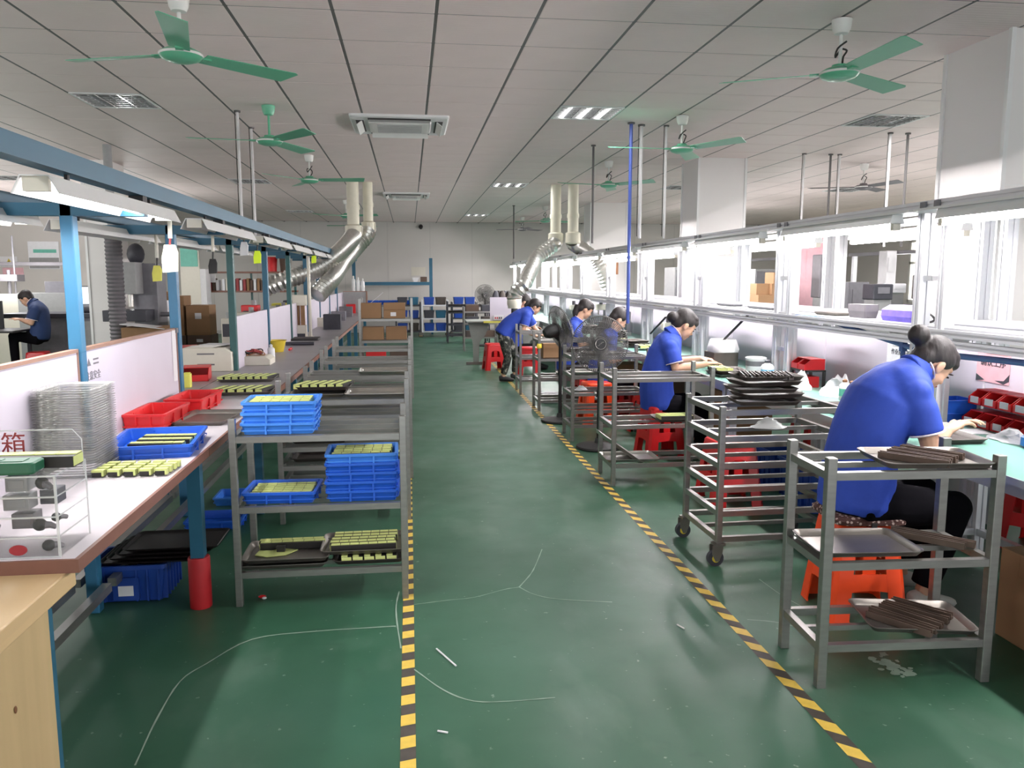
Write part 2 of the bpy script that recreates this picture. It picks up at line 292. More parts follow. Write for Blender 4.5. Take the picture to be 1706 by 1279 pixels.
# ------------------------------------------------------------------ ceiling fittings
def fan(x, y, tip, lab, hub='fan_green', cup='fan_white', bl='fan_green', z=2.79, wires=True):
    a0 = atan2(tip[1]-y, tip[0]-x); t = T('ceiling_fan', lab, 'fan', (x, y, z), a0, 'ceiling fans'); h = CEIL-z
    B().lathe([(.045, h), (.06, h-.005), (.052, h-.06), (.04, h-.085), (.018, h-.09)], 18).build('canopy', cup, t, True)
    B().cyl((0, 0, .04), (0, 0, h-.06), .011, n=8).build('rod', cup, t, True)
    B().lathe([(.02, .055), (.045, .05), (.05, .035), (.085, .028), (.112, .012), (.115, -.004), (.1, -.022), (.06, -.036), (.02, -.04)], 28).build('motor_housing', hub, t, True)
    B().lathe([(.1155, .008), (.118, .004), (.118, -.003), (.1155, -.006)], 28, cap=False).build('housing_rim', 'fan_white', t, True)
    if wires: B().tube(curve([(.012, .01, .06), (.035, 0, .09), (.02, .03, .13), (-.03, .02, .15), (-.02, -.02, .1), (.02, -.03, .14), (.03, .02, .18)], 3), .006, 5).build('wiring', 'dark', t)
    pr = [(.0, -.055), (.62, -.07), (.645, -.055), (.6, .075), (.0, .055)]
    for k in range(3):
        M = Matrix.Rotation(2*pi*k/3, 4, 'Z'); M2 = M @ Matrix.Translation((.13, 0, .004)) @ Matrix.Rotation(radians(-11), 4, 'X')
        b = B().ext([(x_*.91, y_) for x_, y_ in pr], (-.002, .002), M2); o = b.build('blade', bl, t); B().box(.05, .17, -.02, .02, -.004, .008, M).build('blade_bracket', hub, o)
    return t
FX, GX = -1.235, 2.62
def tp(px, py, Z=2.79): return at(px, py, Z=Z)
fan(FX, 4.85, tp(467, 127), 'green ceiling fan nearest above the bench with the lit tube lamp', wires=False)
fan(FX, 7.72, tp(552, 210), 'small-looking green ceiling fan with green canopy, second over the blue-framed bench', cup='fan_green', wires=False)
fan(FX, 10.7, tp(610, 300), 'green ceiling fan with white cup and tangled wires, third over the blue-framed bench')
fan(FX, 16.7, tp(640, 358), 'far ceiling fan half hidden behind the white ducts, blades level', wires=False)
fan(FX, 19.8, tp(640, 368), 'most distant fan over the blue-framed bench, behind the white ducts', wires=False)
fan(GX-.02, 4.78, tp(1520, 68), 'green ceiling fan with white cup, nearest above the aluminium benches')
fan(GX, 7.7, tp(1245, 232), 'green ceiling fan in front of the white pillar, second over the aluminium benches')
fan(GX+.04, 10.75, tp(1088, 302), 'green ceiling fan beside the far pillar, third over the aluminium benches')
fan(6.17, 10.55, tp(1515, 300), 'grey-looking ceiling fan seen over the lamp rail beyond the white pillar', hub='hose_grey', bl='hose_grey')
fan(2.95, 17.6, tp(950, 352), 'small distant green fan near the right-hand duct pipes')
fan(2.9, 20.8, tp(905, 375), 'small distant grey fan near the back wall', hub='hose_grey', bl='hose_grey')
labs = iter(['dark unlit louvred ceiling light above the blue-framed bench, near', 'lit louvred ceiling light nearest over the aisle', 'lit louvred ceiling light second over the aisle', 'lit louvred ceiling light farthest over the aisle', 'pale louvred ceiling light above the aluminium benches near the cropped pillar', 'dark unlit louvred ceiling light behind the two hanging conduits'])
tf = None
for x, y, l in TROFF:
    cx, cy = cpos(cell(x, y)); u, v, z = proj((cx, cy, CEIL)); vis = z > .3 and -40 < u < 1740 and v > -30
    lab = next(labs) if (x, y) in [(-2.5, 7.7), (1.72, 7.6), (1.72, 13.7), (1.72, 20.2), (4.62, 7.6), (-2.5, 13.8)] else 'louvred square ceiling light %s' % {(-6.3, 7.7): 'over the side workshop near its front', (-6.3, 13.8): 'over the side workshop by the machine', (-6.3, 19.6): 'over the side workshop shelves', (7.8, 7.6): 'over the far benches, near row', (7.8, 13.7): 'over the far benches, middle row', (4.62, 13.7): 'behind the clad pillar', (-2.5, 19.9): 'above the far end of the blue-framed bench', (1.72, 1.6): 'over the aisle just above the viewer', (-2.5, 1.6): 'over the wooden desk', (4.62, 19.9): 'in the far corner beyond the pillars'}[(x, y)]
    t = T('ceiling_light', lab, 'light', (cx, cy, CEIL), 0, 'louvred ceiling lights')
    B().loft([[(a, c, .004) for a, c in rrect(.59, .59, .01, 1)], [(a, c, -.006) for a, c in rrect(.59, .59, .01, 1)], [(a, c, -.006) for a, c in rrect(.55, .55, .01, 1)], [(a, c, .022) for a, c in rrect(.55, .55, .01, 1)]], cap=False).build('frame', 'white_steel', t)
    B().box(-.275, .275, -.275, .275, .02, .025).build('reflector', 'louver', t)
    for k in (-1, 0, 1): B().cyl((k*.18, -.26, .012), (k*.18, .26, .012), .009, n=8).build('tube', 'lit' if l == 1 else 'rag', t)
    b = B()
    for k in (-.092, .092): b.ext([(-.006, -.006), (.006, -.006), (.002, .01), (-.002, .01)], (-.275, .275), Matrix.Translation((k, 0, 0)), 'y')
    for k in range(7): b.box(-.275, .275, -.24+k*.08-.003, -.24+k*.08+.003, -.005, .01)
    b.build('louver', 'louver', t)
    if l: area('troffer_and_fill_light', (cx, cy, CEIL-.02), .5, .5, TROFF_W*(1 if l == 1 else 2.2))  # some fixtures with unlit tubes get an added, boosted area light as fill
for (x, y, s_, lab) in ((-.07, 8.45, 1, 'white square ceiling air conditioner unit nearest, between the fans'), (-.03, 15.5, .9, 'white square ceiling air conditioner unit farther back near the ducts')):
    t = T('air_conditioner', lab, 'air conditioner', (x, y, CEIL)); t.scale = (s_, s_, 1)
    B().loft([[(a, c, z) for a, c in rrect(.95-d, .95-d, .03)] for d, z in ((0, .005), (0, -.02), (.03, -.03))]).build('panel', 'white_steel', t)
    b = B(); o = B().loft([[(a, c, z) for a, c in rrect(d, d, .04)] for d, z in ((.62, -.03), (.6, -.045), (.54, -.05))]).build('grille', 'fan_white', t)
    for k in range(9): b.box(-.22, .22, -.2+k*.05-.004, -.2+k*.05+.004, -.056, -.049)
    b.build('grille_slats', 'louver', o)
    for k in range(4):
        M = Matrix.Rotation(k*pi/2, 4, 'Z'); B().box(-.3, .3, .345, .42, -.034, -.029, M).build('air_slot', 'dark', t)
        B().box(-.29, .29, -.035, .035, -.003, .003, M @ Matrix.Translation((0, .385, -.05)) @ Matrix.Rotation(radians(-38), 4, 'X')).build('flap', 'fan_white', t)
# hanging conduits
def conduit(px, py, py2, m, lab, Y, z1, r=.012, nm='conduit'):
    q = at(px, py, Y=Y); t = T(nm, lab, 'conduit', (q.x, Y, z1), 0, 'conduits hanging from the ceiling'); h = CEIL+.015-z1
    B().cyl((0, 0, 0), (0, 0, h), r, n=8).build('pipe', m, t, True); B().cyl((0, 0, h-.03), (0, 0, h-.012), r*2.1, n=10).build('collar', 'conduit_dark', t, True)
    if m == 'conduit': B().tube([(-r*1.6, 0, .02), (-r*1.6, 0, h)], .004, 5).build('cord', 'dark', t)
for px, m, Y, z1, lab in ((400, 'conduit', 8.0, 1.99, 'white conduit with dark cord, first of two hanging over the blue frame'), (422, 'conduit', 8.85, 1.99, 'white conduit with dark cord, second of two hanging over the blue frame'),
    (988, 'conduit_dark', 9.5, 1.97, 'black conduit hanging in front of the far pillar'), (1050, 'blue_pipe', 8.1, 1.1, 'long blue air pipe hanging beside the far pillar'), (1067, 'conduit', 8.2, 1.97, 'white conduit hanging just past the blue pipe'), (1108, 'conduit', 8.2, 1.97, 'white conduit hanging before the large clad pillar'),
    (1338, 'conduit', 9.8, 1.9, 'pale conduit nearest the large pillar behind the lamp rail'), (1382, 'conduit_dark', 9.8, 1.9, 'dark conduit behind the lamp rail left of the grey fan'), (1397, 'conduit', 9.8, 1.9, 'pale conduit behind the lamp rail beside the dark one'), (1479, 'conduit', 8.3, 1.9, 'pale conduit behind the lamp rail just past the grey fan'), (1508, 'conduit_dark', 8.3, 1.9, 'dark conduit behind the lamp rail past the grey fan'), (856, 'conduit_dark', 17.5, 1.97, 'thin dark conduit hanging before the back wall')):
    conduit(px, 300, 0, m, lab, Y, z1, .018 if 'pipe' in lab else .014)
# extraction pipes and flexible hoses
def extract(pxs, lab, Yp, r, zb, hose, hr):
    q = at(pxs, 345, Y=Yp); t = T('exhaust_duct', lab, 'duct', (q.x, Yp, 0)); I = V((-q.x, -Yp, 0))
    B().cyl((0, 0, zb), (0, 0, CEIL+.01), r, n=18).build('pipe', 'pvc', t, True)
    o = B().lathe([(r*1.05, zb+.5), (r*1.12, zb+.5), (r*1.12, zb+.43), (r*1.05, zb+.43)], 18, cap=False).build('coupling', 'pvc', t, True)
    B().lathe([(r*1.05, zb+.2), (r*1.4, zb+.18), (r*1.4, zb+.02), (r*1.05, zb)], 18).build('damper', 'pvc', t, True)
    B().box(r*1.1, r*1.5, -.05, .05, zb+.05, zb+.17).build('damper_handle', 'device', t)
    pts = curve([V((0, 0, zb+.05))]+[p+I for p in hose], 40); rs = []; L_ = 0
    L = [0]
    for i in range(1, len(pts)): L.append(L[-1]+(pts[i]-pts[i-1]).length)
    n = int(L[-1]/.032); P2 = []; j = 0
    for k in range(n+1):
        d = L[-1]*k/n
        while j < len(L)-2 and L[j+1] < d: j += 1
        P2.append(pts[j].lerp(pts[j+1], max(0, min(1, (d-L[j])/max(1e-6, L[j+1]-L[j])))))
    B().tube(P2, [hr*(1.1 if k % 2 else .88) for k in range(n+1)], 14).build('flexible_hose', 'duct', t, True); return t
extract(588, 'near cream exhaust pipe with silver flexible hose over the blue-framed bench', 13.2, .095, 2.2, [at(584, 400, Y=13.0), at(560, 425, Y=12.6), at(530, 447, Y=12.3), at(480, 465, Y=12.0), at(445, 478, Y=12)], .125)
extract(613, 'second cream exhaust pipe with silver flexible hose, closer to the aisle', 13.6, .08, 2.28, [at(608, 395, Y=13.5), at(590, 415, Y=13.3), at(568, 440, Y=12.8), at(552, 465, Y=12.3), at(528, 492, Y=12)], .125)
t = extract(926, 'cream exhaust pipe whose silver hose drops to the bending worker', 13.6, .09, 2.12, [at(922, 408, Y=13.5), at(896, 428, Y=13.4), at(884, 450, Y=13.2), at(874, 472, Y=13.0), at(862, 484, Y=13.0), at(857, 494, Y=13.0), at(857, 500, Y=13)], .115)
q = at(857, 500, Y=13.0)-V((t.location.x, t.location.y, 0)); B().lathe([(.1, .05), (.115, .02), (.12, -.06), (.105, -.1), (.105, -.13)], 18, q).build('hose_nozzle', 'pvc', t, True)
extract(955, 'cream exhaust pipe whose silver hose goes behind the lamp rail', 13.4, .09, 2.12, [at(958, 408, Y=13.5), at(974, 418, Y=13.7), at(990, 432, Y=13.8), at(1004, 455, Y=13.8), at(1012, 480, Y=13.8)], .115)
# ------------------------------------------------------------------ blue framed bench, unit by unit
LX = -1.5; LY = [2.33, 3.83, 5.39, 7.09, 8.74, 10.39, 12.04, 13.69, 15.34, 16.97, 18.6]
nth = 'first second third fourth fifth sixth seventh eighth ninth tenth eleventh twelfth'.split()
for i in range(10):
    y0, y1 = LY[i], LY[i+1]; Lh = y1-y0; t = T('workbench', '%s unit of the blue steel framed bench%s' % (nth[i], ', carrying the acrylic box' if i == 0 else ' counted from the wooden desk'), 'workbench', (LX, y0, 0), 0, 'blue framed workbench units')
    for sx in (1, -1):
        o = B().box(min(.004*sx, .555*sx), max(.004*sx, .555*sx), .002, Lh-.002, .745, .78).build('worktop', 'worktop' if i < 2 else 'worktop_grey', t)
        B().box(.553*sx-.006, .553*sx+.006, .002, Lh-.002, .742, .781).build('edge_band', 'worktop_edge', o)
        for k, yy in enumerate((.0, Lh) if i == 9 else (.0,)):
            xx = .48*sx-(.06 if i == 0 else 0); yc = .03 if yy < .5 else yy-.03; o = B().box(xx-.03, xx+.03, yc-.03, yc+.03, 0, .745).build('leg', 'blue_steel', t)
            if i == 1 and sx == 1: B().lathe([(.05, .001), (.052, .01), (.052, .24), (.048, .25)], 12, (.48, .03, 0)).build('foam_sleeve', 'red_wrap', o, True)
        B().box(.08*sx-.02, .08*sx+.02, .03, Lh-.03, .12, .16).build('stretcher', 'steel', t)
    if i == 0: B().box(0, .56, -.008, .002, .742, .781).build('edge_band', 'worktop_edge', t)
    B().box(-.5, .5, .01, .05, .69, .745).build('cross_beam', 'blue_steel', t)
    B().bar((-.1, .05, .14), (-.45, Lh*.5, .6), .025).build('brace', 'blue_steel', t)
    pm = 'blue_lit' if i < 3 else 'teal_steel' if i in (3, 5) else 'blue_steel'  # posts nearest the lit lamp are paler, lamplight put into their colour
    B().box(-.028, .028, 0, .06, 0, 1.9).build('post', pm, t, bev=.006)
    B().box(-.4, .33, 0, .06, 1.84, 1.895).build('crossarm', 'blue_steel', t)
    B().box(.27, .33, 0, .06, 1.895, 1.93).build('rail_clamp', 'dark', t)
    if i in (0, 1): B().box(-.06, .1, 0, .1, 1.9, 1.97).build('junction_box', 'hose_grey', t)
    B().box(.265, .335, 0 if i else -1.2, Lh, 1.93, 2.0).build('lamp_rail', 'blue_steel', t)
    B().box(-.34, -.28, 0 if i else -1.2, Lh, 1.9, 1.95).build('rear_rail', 'blue_steel', t)
    if i == 2: continue
    o = B().box(-.012, .012, .065, Lh-.005, .78, 1.235).build('partition_panel', 'panel', t)
    if i < 2:
        B().box(-.016, .016, .06, Lh-.002, 1.235, 1.25).build('panel_trim', 'panel_edge', o)
        for yy in (.06, Lh-.017): B().box(-.016, .016, yy, yy+.015, .78, 1.235).build('panel_trim', 'panel_edge', o)
def lampL(y, x, z, L, lit, lab, nm='tube_lamp', grp='tube lamps on the blue frame'):
    t = T(nm, lab, 'lamp', (x, y, z), 0, grp); pr = [(-.075, -.02), (-.045, .04), (.045, .04), (.075, -.02), (.072, -.02), (.043, .036), (-.043, .036), (-.072, -.02)]
    B().ext(pr, (0, L), None, 'y').build('reflector_hood', 'white_steel', t)
    for k in ((-.025, .025) if not lit else (0,)): B().cyl((k, .03, .005), (k, L-.03, .005), .013, n=10).build('tube', 'lit_tube_left' if lit else 'rag', t, True)
    for yy in (.005, L-.03): B().box(-.04, .04, yy, yy+.025, -.012, .036).build('lamp_holder', 'device', t)
    b = B()
    for yy in (.25, L-.25): b.box(-.006, .006, yy, yy+.02, .04, .08)
    b.build('hanger', 'dark', t)
    if lit: area('tube_light', (x, y+L/2, z-.03), .05, L-.1, lit)
lampL(2.84, -1.2, 1.86, 1.42, TUBE_LEFT_W*2.2, 'lit tube lamp with white hood hanging over the acrylic box and plastic tray stack')
lampL(4.8, -1.2, 1.86, 1.5, 0, 'unlit twin tube lamp just past the lit one on the front blue rail')
for k, y in enumerate((6.75, 8.4, 10.1, 11.7, 13.4, 15.0)): lampL(y, -1.2, 1.86, 1.45, 0, 'unlit twin tube lamp, %s past the lit one on the front blue rail' % nth[k+1])
lampL(2.4, -1.8, 1.83, 1.75, TUBE_LEFT_W*2.5, 'lit tube lamp on the rear blue rail above the seated man')
for k, y in enumerate((4.5, 6.2, 7.9)): lampL(y, -1.8, 1.83, 1.5, 0, 'unlit tube lamp on the rear blue rail, %s past the lit one' % nth[k])
for px, py, Y, m, lab in ((284, 430, 4.35, 'tag_white', 'large bright pull switch tag hanging at the end of the lit lamp'), (429, 428, 6.9, 'tag_yellow', 'fluorescent yellow pull switch tag hanging below the second conduit'), (407, 414, 6.4, 'paper', 'white pull switch tag hanging before the second blue post'), (355, 443, 6.0, 'dark', 'small dark pull switch fob between two blue posts'), (262, 455, 5.6, 'yellow_box', 'dull yellow switch tag on a dark cord beside the machine'), (523, 431, 10.5, 'tag_yellow', 'small yellow pull tag farther along the blue rail'), (565, 461, 14, 'tag_yellow', 'tiny yellow pull tag on the silver hose')):
    q = at(px, py, Y=Y); t = T('pull_switch', lab, 'pull switch', q, 0, 'pull switches'); sc = {284: 1.35}.get(px, 1)
    B().ext([(x*sc, z*sc) for x, z in ((-.02, .05), (.02, .05), (.03, .02), (.026, -.05), (-.03, -.055), (-.032, 0))], (-.006, .006), None, 'y').build('tag', m, t, bev=.002)
    B().cyl((0, 0, .05*sc), (.004, 0, .1), .006, n=6).build('cord', 'red_ink' if px == 284 else 'dark', t); B().cyl((.004, 0, .1), (.006, 0, 1.86-q.z), .011, n=8).build('sleeve', 'device', t)
# ------------------------------------------------------------------ small builders
def blue_tray_mesh(nm, w_=.338, d=.255, h=.056, m='blue_tray'):
    t = .008; b = B(); o = [rrect(w_-.02, d-.02, .012, 2), rrect(w_, d, .012, 2), rrect(w_+.014, d+.014, .014, 2), rrect(w_-2*t, d-2*t, .01, 2), rrect(w_-.02-2*t, d-.02-2*t, .01, 2)]
    P_ = lambda k, z: [(x, y, z) for x, y in o[k]]
    b.loft([P_(0, 0), P_(1, h-.012), P_(2, h-.012), P_(2, h), P_(3, h), P_(4, .008)])
    for s_ in (-1, 1):
        for k in (-1, 1): b.box(k*w_/6-.004, k*w_/6+.004, min(s_*(d/2-.012), s_*(d/2+.006)), max(s_*(d/2-.012), s_*(d/2+.006)), .002, h-.012)
        for k in (-.5, .5): b.box(min(s_*(w_/2-.012), s_*(w_/2+.006)), max(s_*(w_/2-.012), s_*(w_/2+.006)), k*d/3-.004, k*d/3+.004, .002, h-.012)
    b.loft([[(x, y, z) for x, y in rrect(w_+.006, d+.006, .012, 2)] for z in (.018, .024)], cap=False)
    return b.mesh(nm, m)
MT_ = {k: blue_tray_mesh('parts_tray', m=k) for k in ('blue_tray', 'blue_tray_light')}; MT_['red_tray'] = blue_tray_mesh('parts_tray', .215, .42, .085, 'red_tray'); MT_['bench'] = blue_tray_mesh('parts_tray', .36, .46, .06)
def tray(x, y, z, lab, grp, m='blue_tray', rz=0.0): return tag(put('parts_tray', MT_[m], None, (x, y, z), rz), lab, 'tray', grp)
def metal_tray_mesh(w_=.36, d=.26, h=.022, m='tray_steel'):
    b = B(); R = [(w_-.04, d-.04, 0, .02), (w_-.012, d-.012, h-.004, .03), (w_, d, h, .034), (w_, d, h+.003, .034), (w_-.014, d-.014, h+.001, .03), (w_-.044, d-.044, .003, .02)]
    return b.loft([[(x, y, z) for x, y in rrect(a, c, r, 4)] for a, c, z, r in R]).mesh('metal_tray', m, True)
MM = {k: metal_tray_mesh(m=k) for k in ('tray_steel', 'tray_dark')}; MM['big'] = metal_tray_mesh(.42, .30, .022); MM['rim'] = metal_tray_mesh(.42, .3, .022, 'tray_rim')
def mtray(x, y, z, lab, grp='metal trays', m='tray_steel', rz=0.0, tilt=None):
    o = tag(put('metal_tray', MM[m], None, (x, y, z), rz), lab, 'tray', grp)
    if tilt: o.rotation_euler = (tilt[0], tilt[1], rz)
    return o
SM = {}
nth = 'first second third fourth fifth sixth seventh eighth ninth tenth eleventh twelfth'.split()
def strip(x, y, z, rz, n, L, lab, grp, w_=.026, h=.034):
    k = (n, round(L, 3), w_, h)
    if k not in SM:
        c = L/n; bb = B(); yy = B(); bw = w_*1.7; bb.box(-L/2, L/2, -bw/2, bw/2, 0, h-.003)
        for i in range(n): yy.box(-L/2+c*i+.0015, -L/2+c*(i+1)-.0015, -bw*.1, bw/2+.0008, h-.004, h)
        for s_ in (-1, 1): yy.box(min(s_*(L/2-.002), s_*(L/2+.001)), max(s_*(L/2-.002), s_*(L/2+.001)), -bw/2, bw/2, .004, h-.004)
        SM[k] = (bb.mesh('cell_body', 'cell_black'), yy.mesh('wrapper', 'cell_yellow'))
    t = T('battery_strip', lab, 'battery strip', (x, y, z), rz, grp); put('cell_body', SM[k][0], t); put('wrapper', SM[k][1], t); return t
def strips_x(x, y, z, n, L, pitch, lab, grp, cells=5, sk=0.0, rz=0.0, w_=.026, ref='front'):
    for i in range(n):
        o = (i-(n-1)/2)*pitch; strip(x-o*sin(rz)+random.uniform(-sk, sk), y+o*cos(rz), z, rz+random.uniform(-.02, .02), cells, L, lab+', %s from the %s' % (nth[i], ref), grp, w_)
def strips_y(x, y, z, n, L, pitch, lab, grp, cells=5, rz=0.0, w_=.03, ref='bench'):
    for i in range(n): strip(x+(i-(n-1)/2)*pitch, y, z, pi/2+rz+random.uniform(-.02, .02), cells, L, lab+', %s from the %s' % (nth[i], ref), grp, w_)
def rack(x, y, rz, w_, d, h, levels, lab, grp, slats=1, cast=False, m='steel', ps=.032, nm='steel_rack'):
    """origin: front left post, width to +x, depth to +y"""
    t = T(nm, lab, 'rack', (x, y, 0), rz, grp); z0 = .13 if cast else 0
    for a, c in ((0, 0), (w_, 0), (0, d), (w_, d)):
        B().box(a-ps/2, a+ps/2, c-ps/2, c+ps/2, z0, h).build('post', m, t, bev=.003)
        if cast:
            o = B().box(a-.03, a+.03, c-.03, c+.03, z0-.012, z0).ext([(-.028, .07), (.028, .07), (.034, .118), (-.028, .118)], (-.022, -.018), Matrix.Translation((a-.012, c, 0)), 'y').ext([(-.028, .07), (.028, .07), (.034, .118), (-.028, .118)], (.018, .022), Matrix.Translation((a-.012, c, 0)), 'y').ext([(-.008, .03), (.01, .03), (.028, .07), (-.028, .07)], (-.022, -.018), Matrix.Translation((a-.012, c, 0)), 'y').build('caster', 'tray_steel', t)
            wv_ = [(a-.016+cos(k*pi/8)*.045, c, .045+sin(k*pi/8)*.045) for k in range(16)]
            B().tube([(a-.016, c-.014, .045), (a-.016, c+.014, .045)], .045, 18).build('wheel', 'machine_dark', o, True); B().tube([(a-.016, c-.019, .045), (a-.016, c+.019, .045)], .022, 12).build('wheel_hub', 'yellow', o, True)
    for z in levels:
        b = B()
        for c in (0, d): b.box(ps/2, w_-ps/2, c-.014, c+.014, z-.03, z)
        for a in (0, w_): b.box(a-.014, a+.014, ps/2, d-ps/2, z-.03, z)
        o = b.build('shelf_frame', m, t)
        for k in range(slats): B().box(.014, w_-.014, d*(k+1)/(slats+1)-.011, d*(k+1)/(slats+1)+.011, z-.024, z-.003).build('slat', m, o)
    return t
# ------------------------------------------------------------------ wooden desk
t = T('wooden_desk', 'pale wooden desk with thick top at the near end of the blue-framed bench', 'desk', (-.975, 2.385, 0))
B().box(-1.0, 0, -1.4, 0, .685, .742).build('desk_top', 'wood', t, bev=.004)
B().box(-.045, -.02, -1.38, -.145, 0, .685).build('side_panel', 'wood_side', t); B().box(-.98, -.95, -1.38, -.22, 0, .685).build('side_panel', 'wood_side', t); B().box(-.95, -.05, -.25, -.22, .25, .685).build('modesty_panel', 'wood_side', t)
B().box(-.024, -.0185, -.56, -.50, .42, .56).build('blue_sticker', 'sticker_blue', t); B().ell((-.018, -.36, .5), (.003, .006, .01), 8, 5).build('knot', 'brown_label', t)
# ------------------------------------------------------------------ acrylic suggestion box
def P(px, py, z=.78): return at(px, py, Z=z)
ax1, ay0, ay1, az = -1.0, 2.352, 2.57, .236; aw = .42
t = T('acrylic_box', 'clear acrylic box with shelves and red lettered back sheet on the bench end', 'box', (ax1-aw, ay0, .78))
bk = ay1-ay0; e_ = .004
for nm, q in (('front_sheet', (0, aw, 0, e_, 0, az)), ('side_sheet', (aw-e_, aw, e_, bk, 0, az)), ('side_sheet', (0, e_, e_, bk, 0, az)), ('shelf_sheet', (e_, aw-e_, e_, bk-e_, 0, e_)), ('shelf_sheet', (e_, aw-e_, e_, bk-e_, .058, .062)), ('shelf_sheet', (e_, aw-e_, e_, bk-e_, .116, .12)), ('shelf_sheet', (e_, aw-e_, e_, bk-e_, .174, .178)), ('top_sheet', (0, aw, 0, bk, az, az+e_))): B().box(*q).build(nm, 'clear', t)
B().ext([(-.02, .1), (aw-.005, .1), (aw-.005, .3), (aw-.03, .33), (-.02, .33)], (bk-e_, bk), None, 'y').build('back_sheet', 'clear', t)
b = B().tube([(aw-.005, bk-.002, .2), (aw-.005, bk-.002, .3), (aw-.03, bk-.002, .33), (.02, bk-.002, .33)], .002, 5)
for x in (0, aw): b.box(x-.003, x+.003, -.003, .003, 0, az).box(x-.002, x+.002, bk-.003, bk+.001, 0, az)
for z in (.06, .118, .176, az): b.box(aw-.002, aw+.001, 0, bk, z-.0015, z+.0015)
for z in (.06, .118, .176, az, .002): b.box(0, aw, -.003, .002, z-.002, z+.002)
b.build('polished_edges', 'clear_rim', t)
for x in (.235, .1): B().box(x, x+.016, .006, .02, .008, .228).build('divider', 'hose_grey', t)
text('意见箱', .074, 'red_ink', t, Matrix.Translation((.148, bk-.008, .285)) @ Matrix.Rotation(pi/2, 4, 'X'))
B().tube([(.31, -.003, .025), (.31, .001, .025)], .024, 18, r2=[.015, .015], side=(1, 0, 0)).build('oval_label', 'red_label', t, True)
B().box(aw-.02, aw-.006, bk-.02, bk-.006, az+.004, az+.022).build('latch', 'blue_pipe', t)
O = V((ax1-aw, ay0, .78))
for k, (x, y, z, s_) in enumerate(((.37, .05, .02, 1), (.35, .05, .072, 1.1), (.36, .06, .175, 1.1), (.2, .05, .075, 1), (.17, .04, .022, 1), (.18, .05, .125, 1), (.19, .06, .172, .9), (.375, .1, .082, .8))):
    q = T('rubber_fitting', 'black rubber fitting %s inside the acrylic box' % ('in the bottom compartment beside the oval label', 'lying flat on the second shelf, long', 'leaning on the top shelf near the front', 'on the second shelf behind the divider', 'on the floor behind the divider', 'on the third shelf behind the divider', 'on the top shelf behind the divider', 'behind another on the second shelf')[k], 'fitting', O+V((x, y, z*1.17-.02)), random.uniform(-1, 1), 'black fittings in the acrylic box')
    B().ell((0, 0, .017*s_), (.018*s_, .016*s_, .017*s_), 10, 6).build('head', 'black', q, True); B().tube([(0, 0, .016*s_), (.025*s_, .005, .014*s_), (.036*s_, .01, .007)], [.012*s_, .009*s_, .007], 8).build('stem', 'hose_grey', q, True)
for k, (x, z, w_, m) in enumerate(((.29, .179, .06, 'device_grey'), (.28, .121, .07, 'device_grey'), (.29, .063, .06, 'hose_grey'), (.345, .121, .05, 'machine_dark'))):
    tag(B().box(-w_/2, w_/2, 0, .06, 0, .044).box(-w_/2+.008, w_/2-.008, -.003, 0, .008, .034).build('small_carton', m, None, loc=O+V((x, .06+k*.01 if k < 3 else .13, z)), bev=.002), ('grey carton on the top shelf of the acrylic box', 'grey carton on the third shelf of the acrylic box', 'grey carton on the second shelf of the acrylic box', 'dark blue long carton in the acrylic box')[k], 'carton')
strip(ax1-.13, 2.47, 1.021, .0, 5, .30, 'yellow-topped battery strip lying on the acrylic box behind the green lid', 'battery strip on the acrylic box', .04, .036)
q = T('green_lid', 'dark green plastic lid lying on the acrylic box', 'lid', (ax1-.2, 2.395, 1.021))
B().loft([[(x, y, z) for x, y in rrect(.29-d, .08-d*.3, .012)] for d, z in ((.01, 0), (0, .006), (0, .03), (.012, .034))]).build('lid_body', 'green_lid', q); B().box(-.11, .11, -.022, .022, .034, .036).box(-.02, .05, -.01, .012, .036, .038).build('embossing', 'green_lid', q)
# blister tray stack
bx = V((-1.367, 3.45, .78)); ym = B().loft([[(x, y, z) for x, y in rrect(.22+d, .28+d, .03, 3)] for d, z in ((-.03, .0), (-.006, .007), (.014, .0075), (.014, .0085), (-.012, .008), (-.036, .002))], cap=False).mesh('plastic_tray', 'blister', False)
for i in range(36): tag(put('plastic_tray', ym, None, bx+V((random.uniform(-.003, .003), random.uniform(-.003, .003), i*.0098)), random.uniform(-.006, .006)), 'clear plastic tray, %s from the bottom of the tall stack by the partition' % (['lowest', 'second', 'third']+['%dth' % n_ for n_ in range(4, 21)]+['21st', '22nd', '23rd']+['%dth' % n_ for n_ in range(24, 31)]+['31st', '32nd', '33rd', '34th', '35th', '36th'])[i], 'tray', 'tall stack of clear plastic trays')
# trays on the near bench
q = V((-1.17, 3.85, .78)); tray(q.x, q.y, .78, 'blue plastic tray with battery strips standing on the bright bench', 'blue tray on the bench', 'bench', .1); strips_x(q.x+.02, q.y+.02, .79, 3, .24, .09, 'battery strip lying in the blue tray on the bright bench', 'battery strips in the bench tray', 5, .004, -.05, .03)
q = V((-1.14, 3.36, .78)); t = T('plastic_tray', 'clear plastic tray with rows of battery cells on the bright bench', 'tray', (q.x, q.y, .78)); B().loft([[(x, y, z) for x, y in rrect(.33+d, .22+d, .02, 3)] for d, z in ((-.02, 0), (0, .012), (.012, .012), (.012, .0135), (-.006, .0135), (-.024, .003))]).build('tray_body', 'clear', t)
cb = B().box(-.022, .022, -.014, .014, 0, .026).mesh('cell_body', 'cell_black'); cw = B().box(-.0225, .0225, -.0145, .0145, .019, .028).box(.015, .0228, -.0146, .0146, .003, .0275).mesh('wrapper', 'cell_yellow')
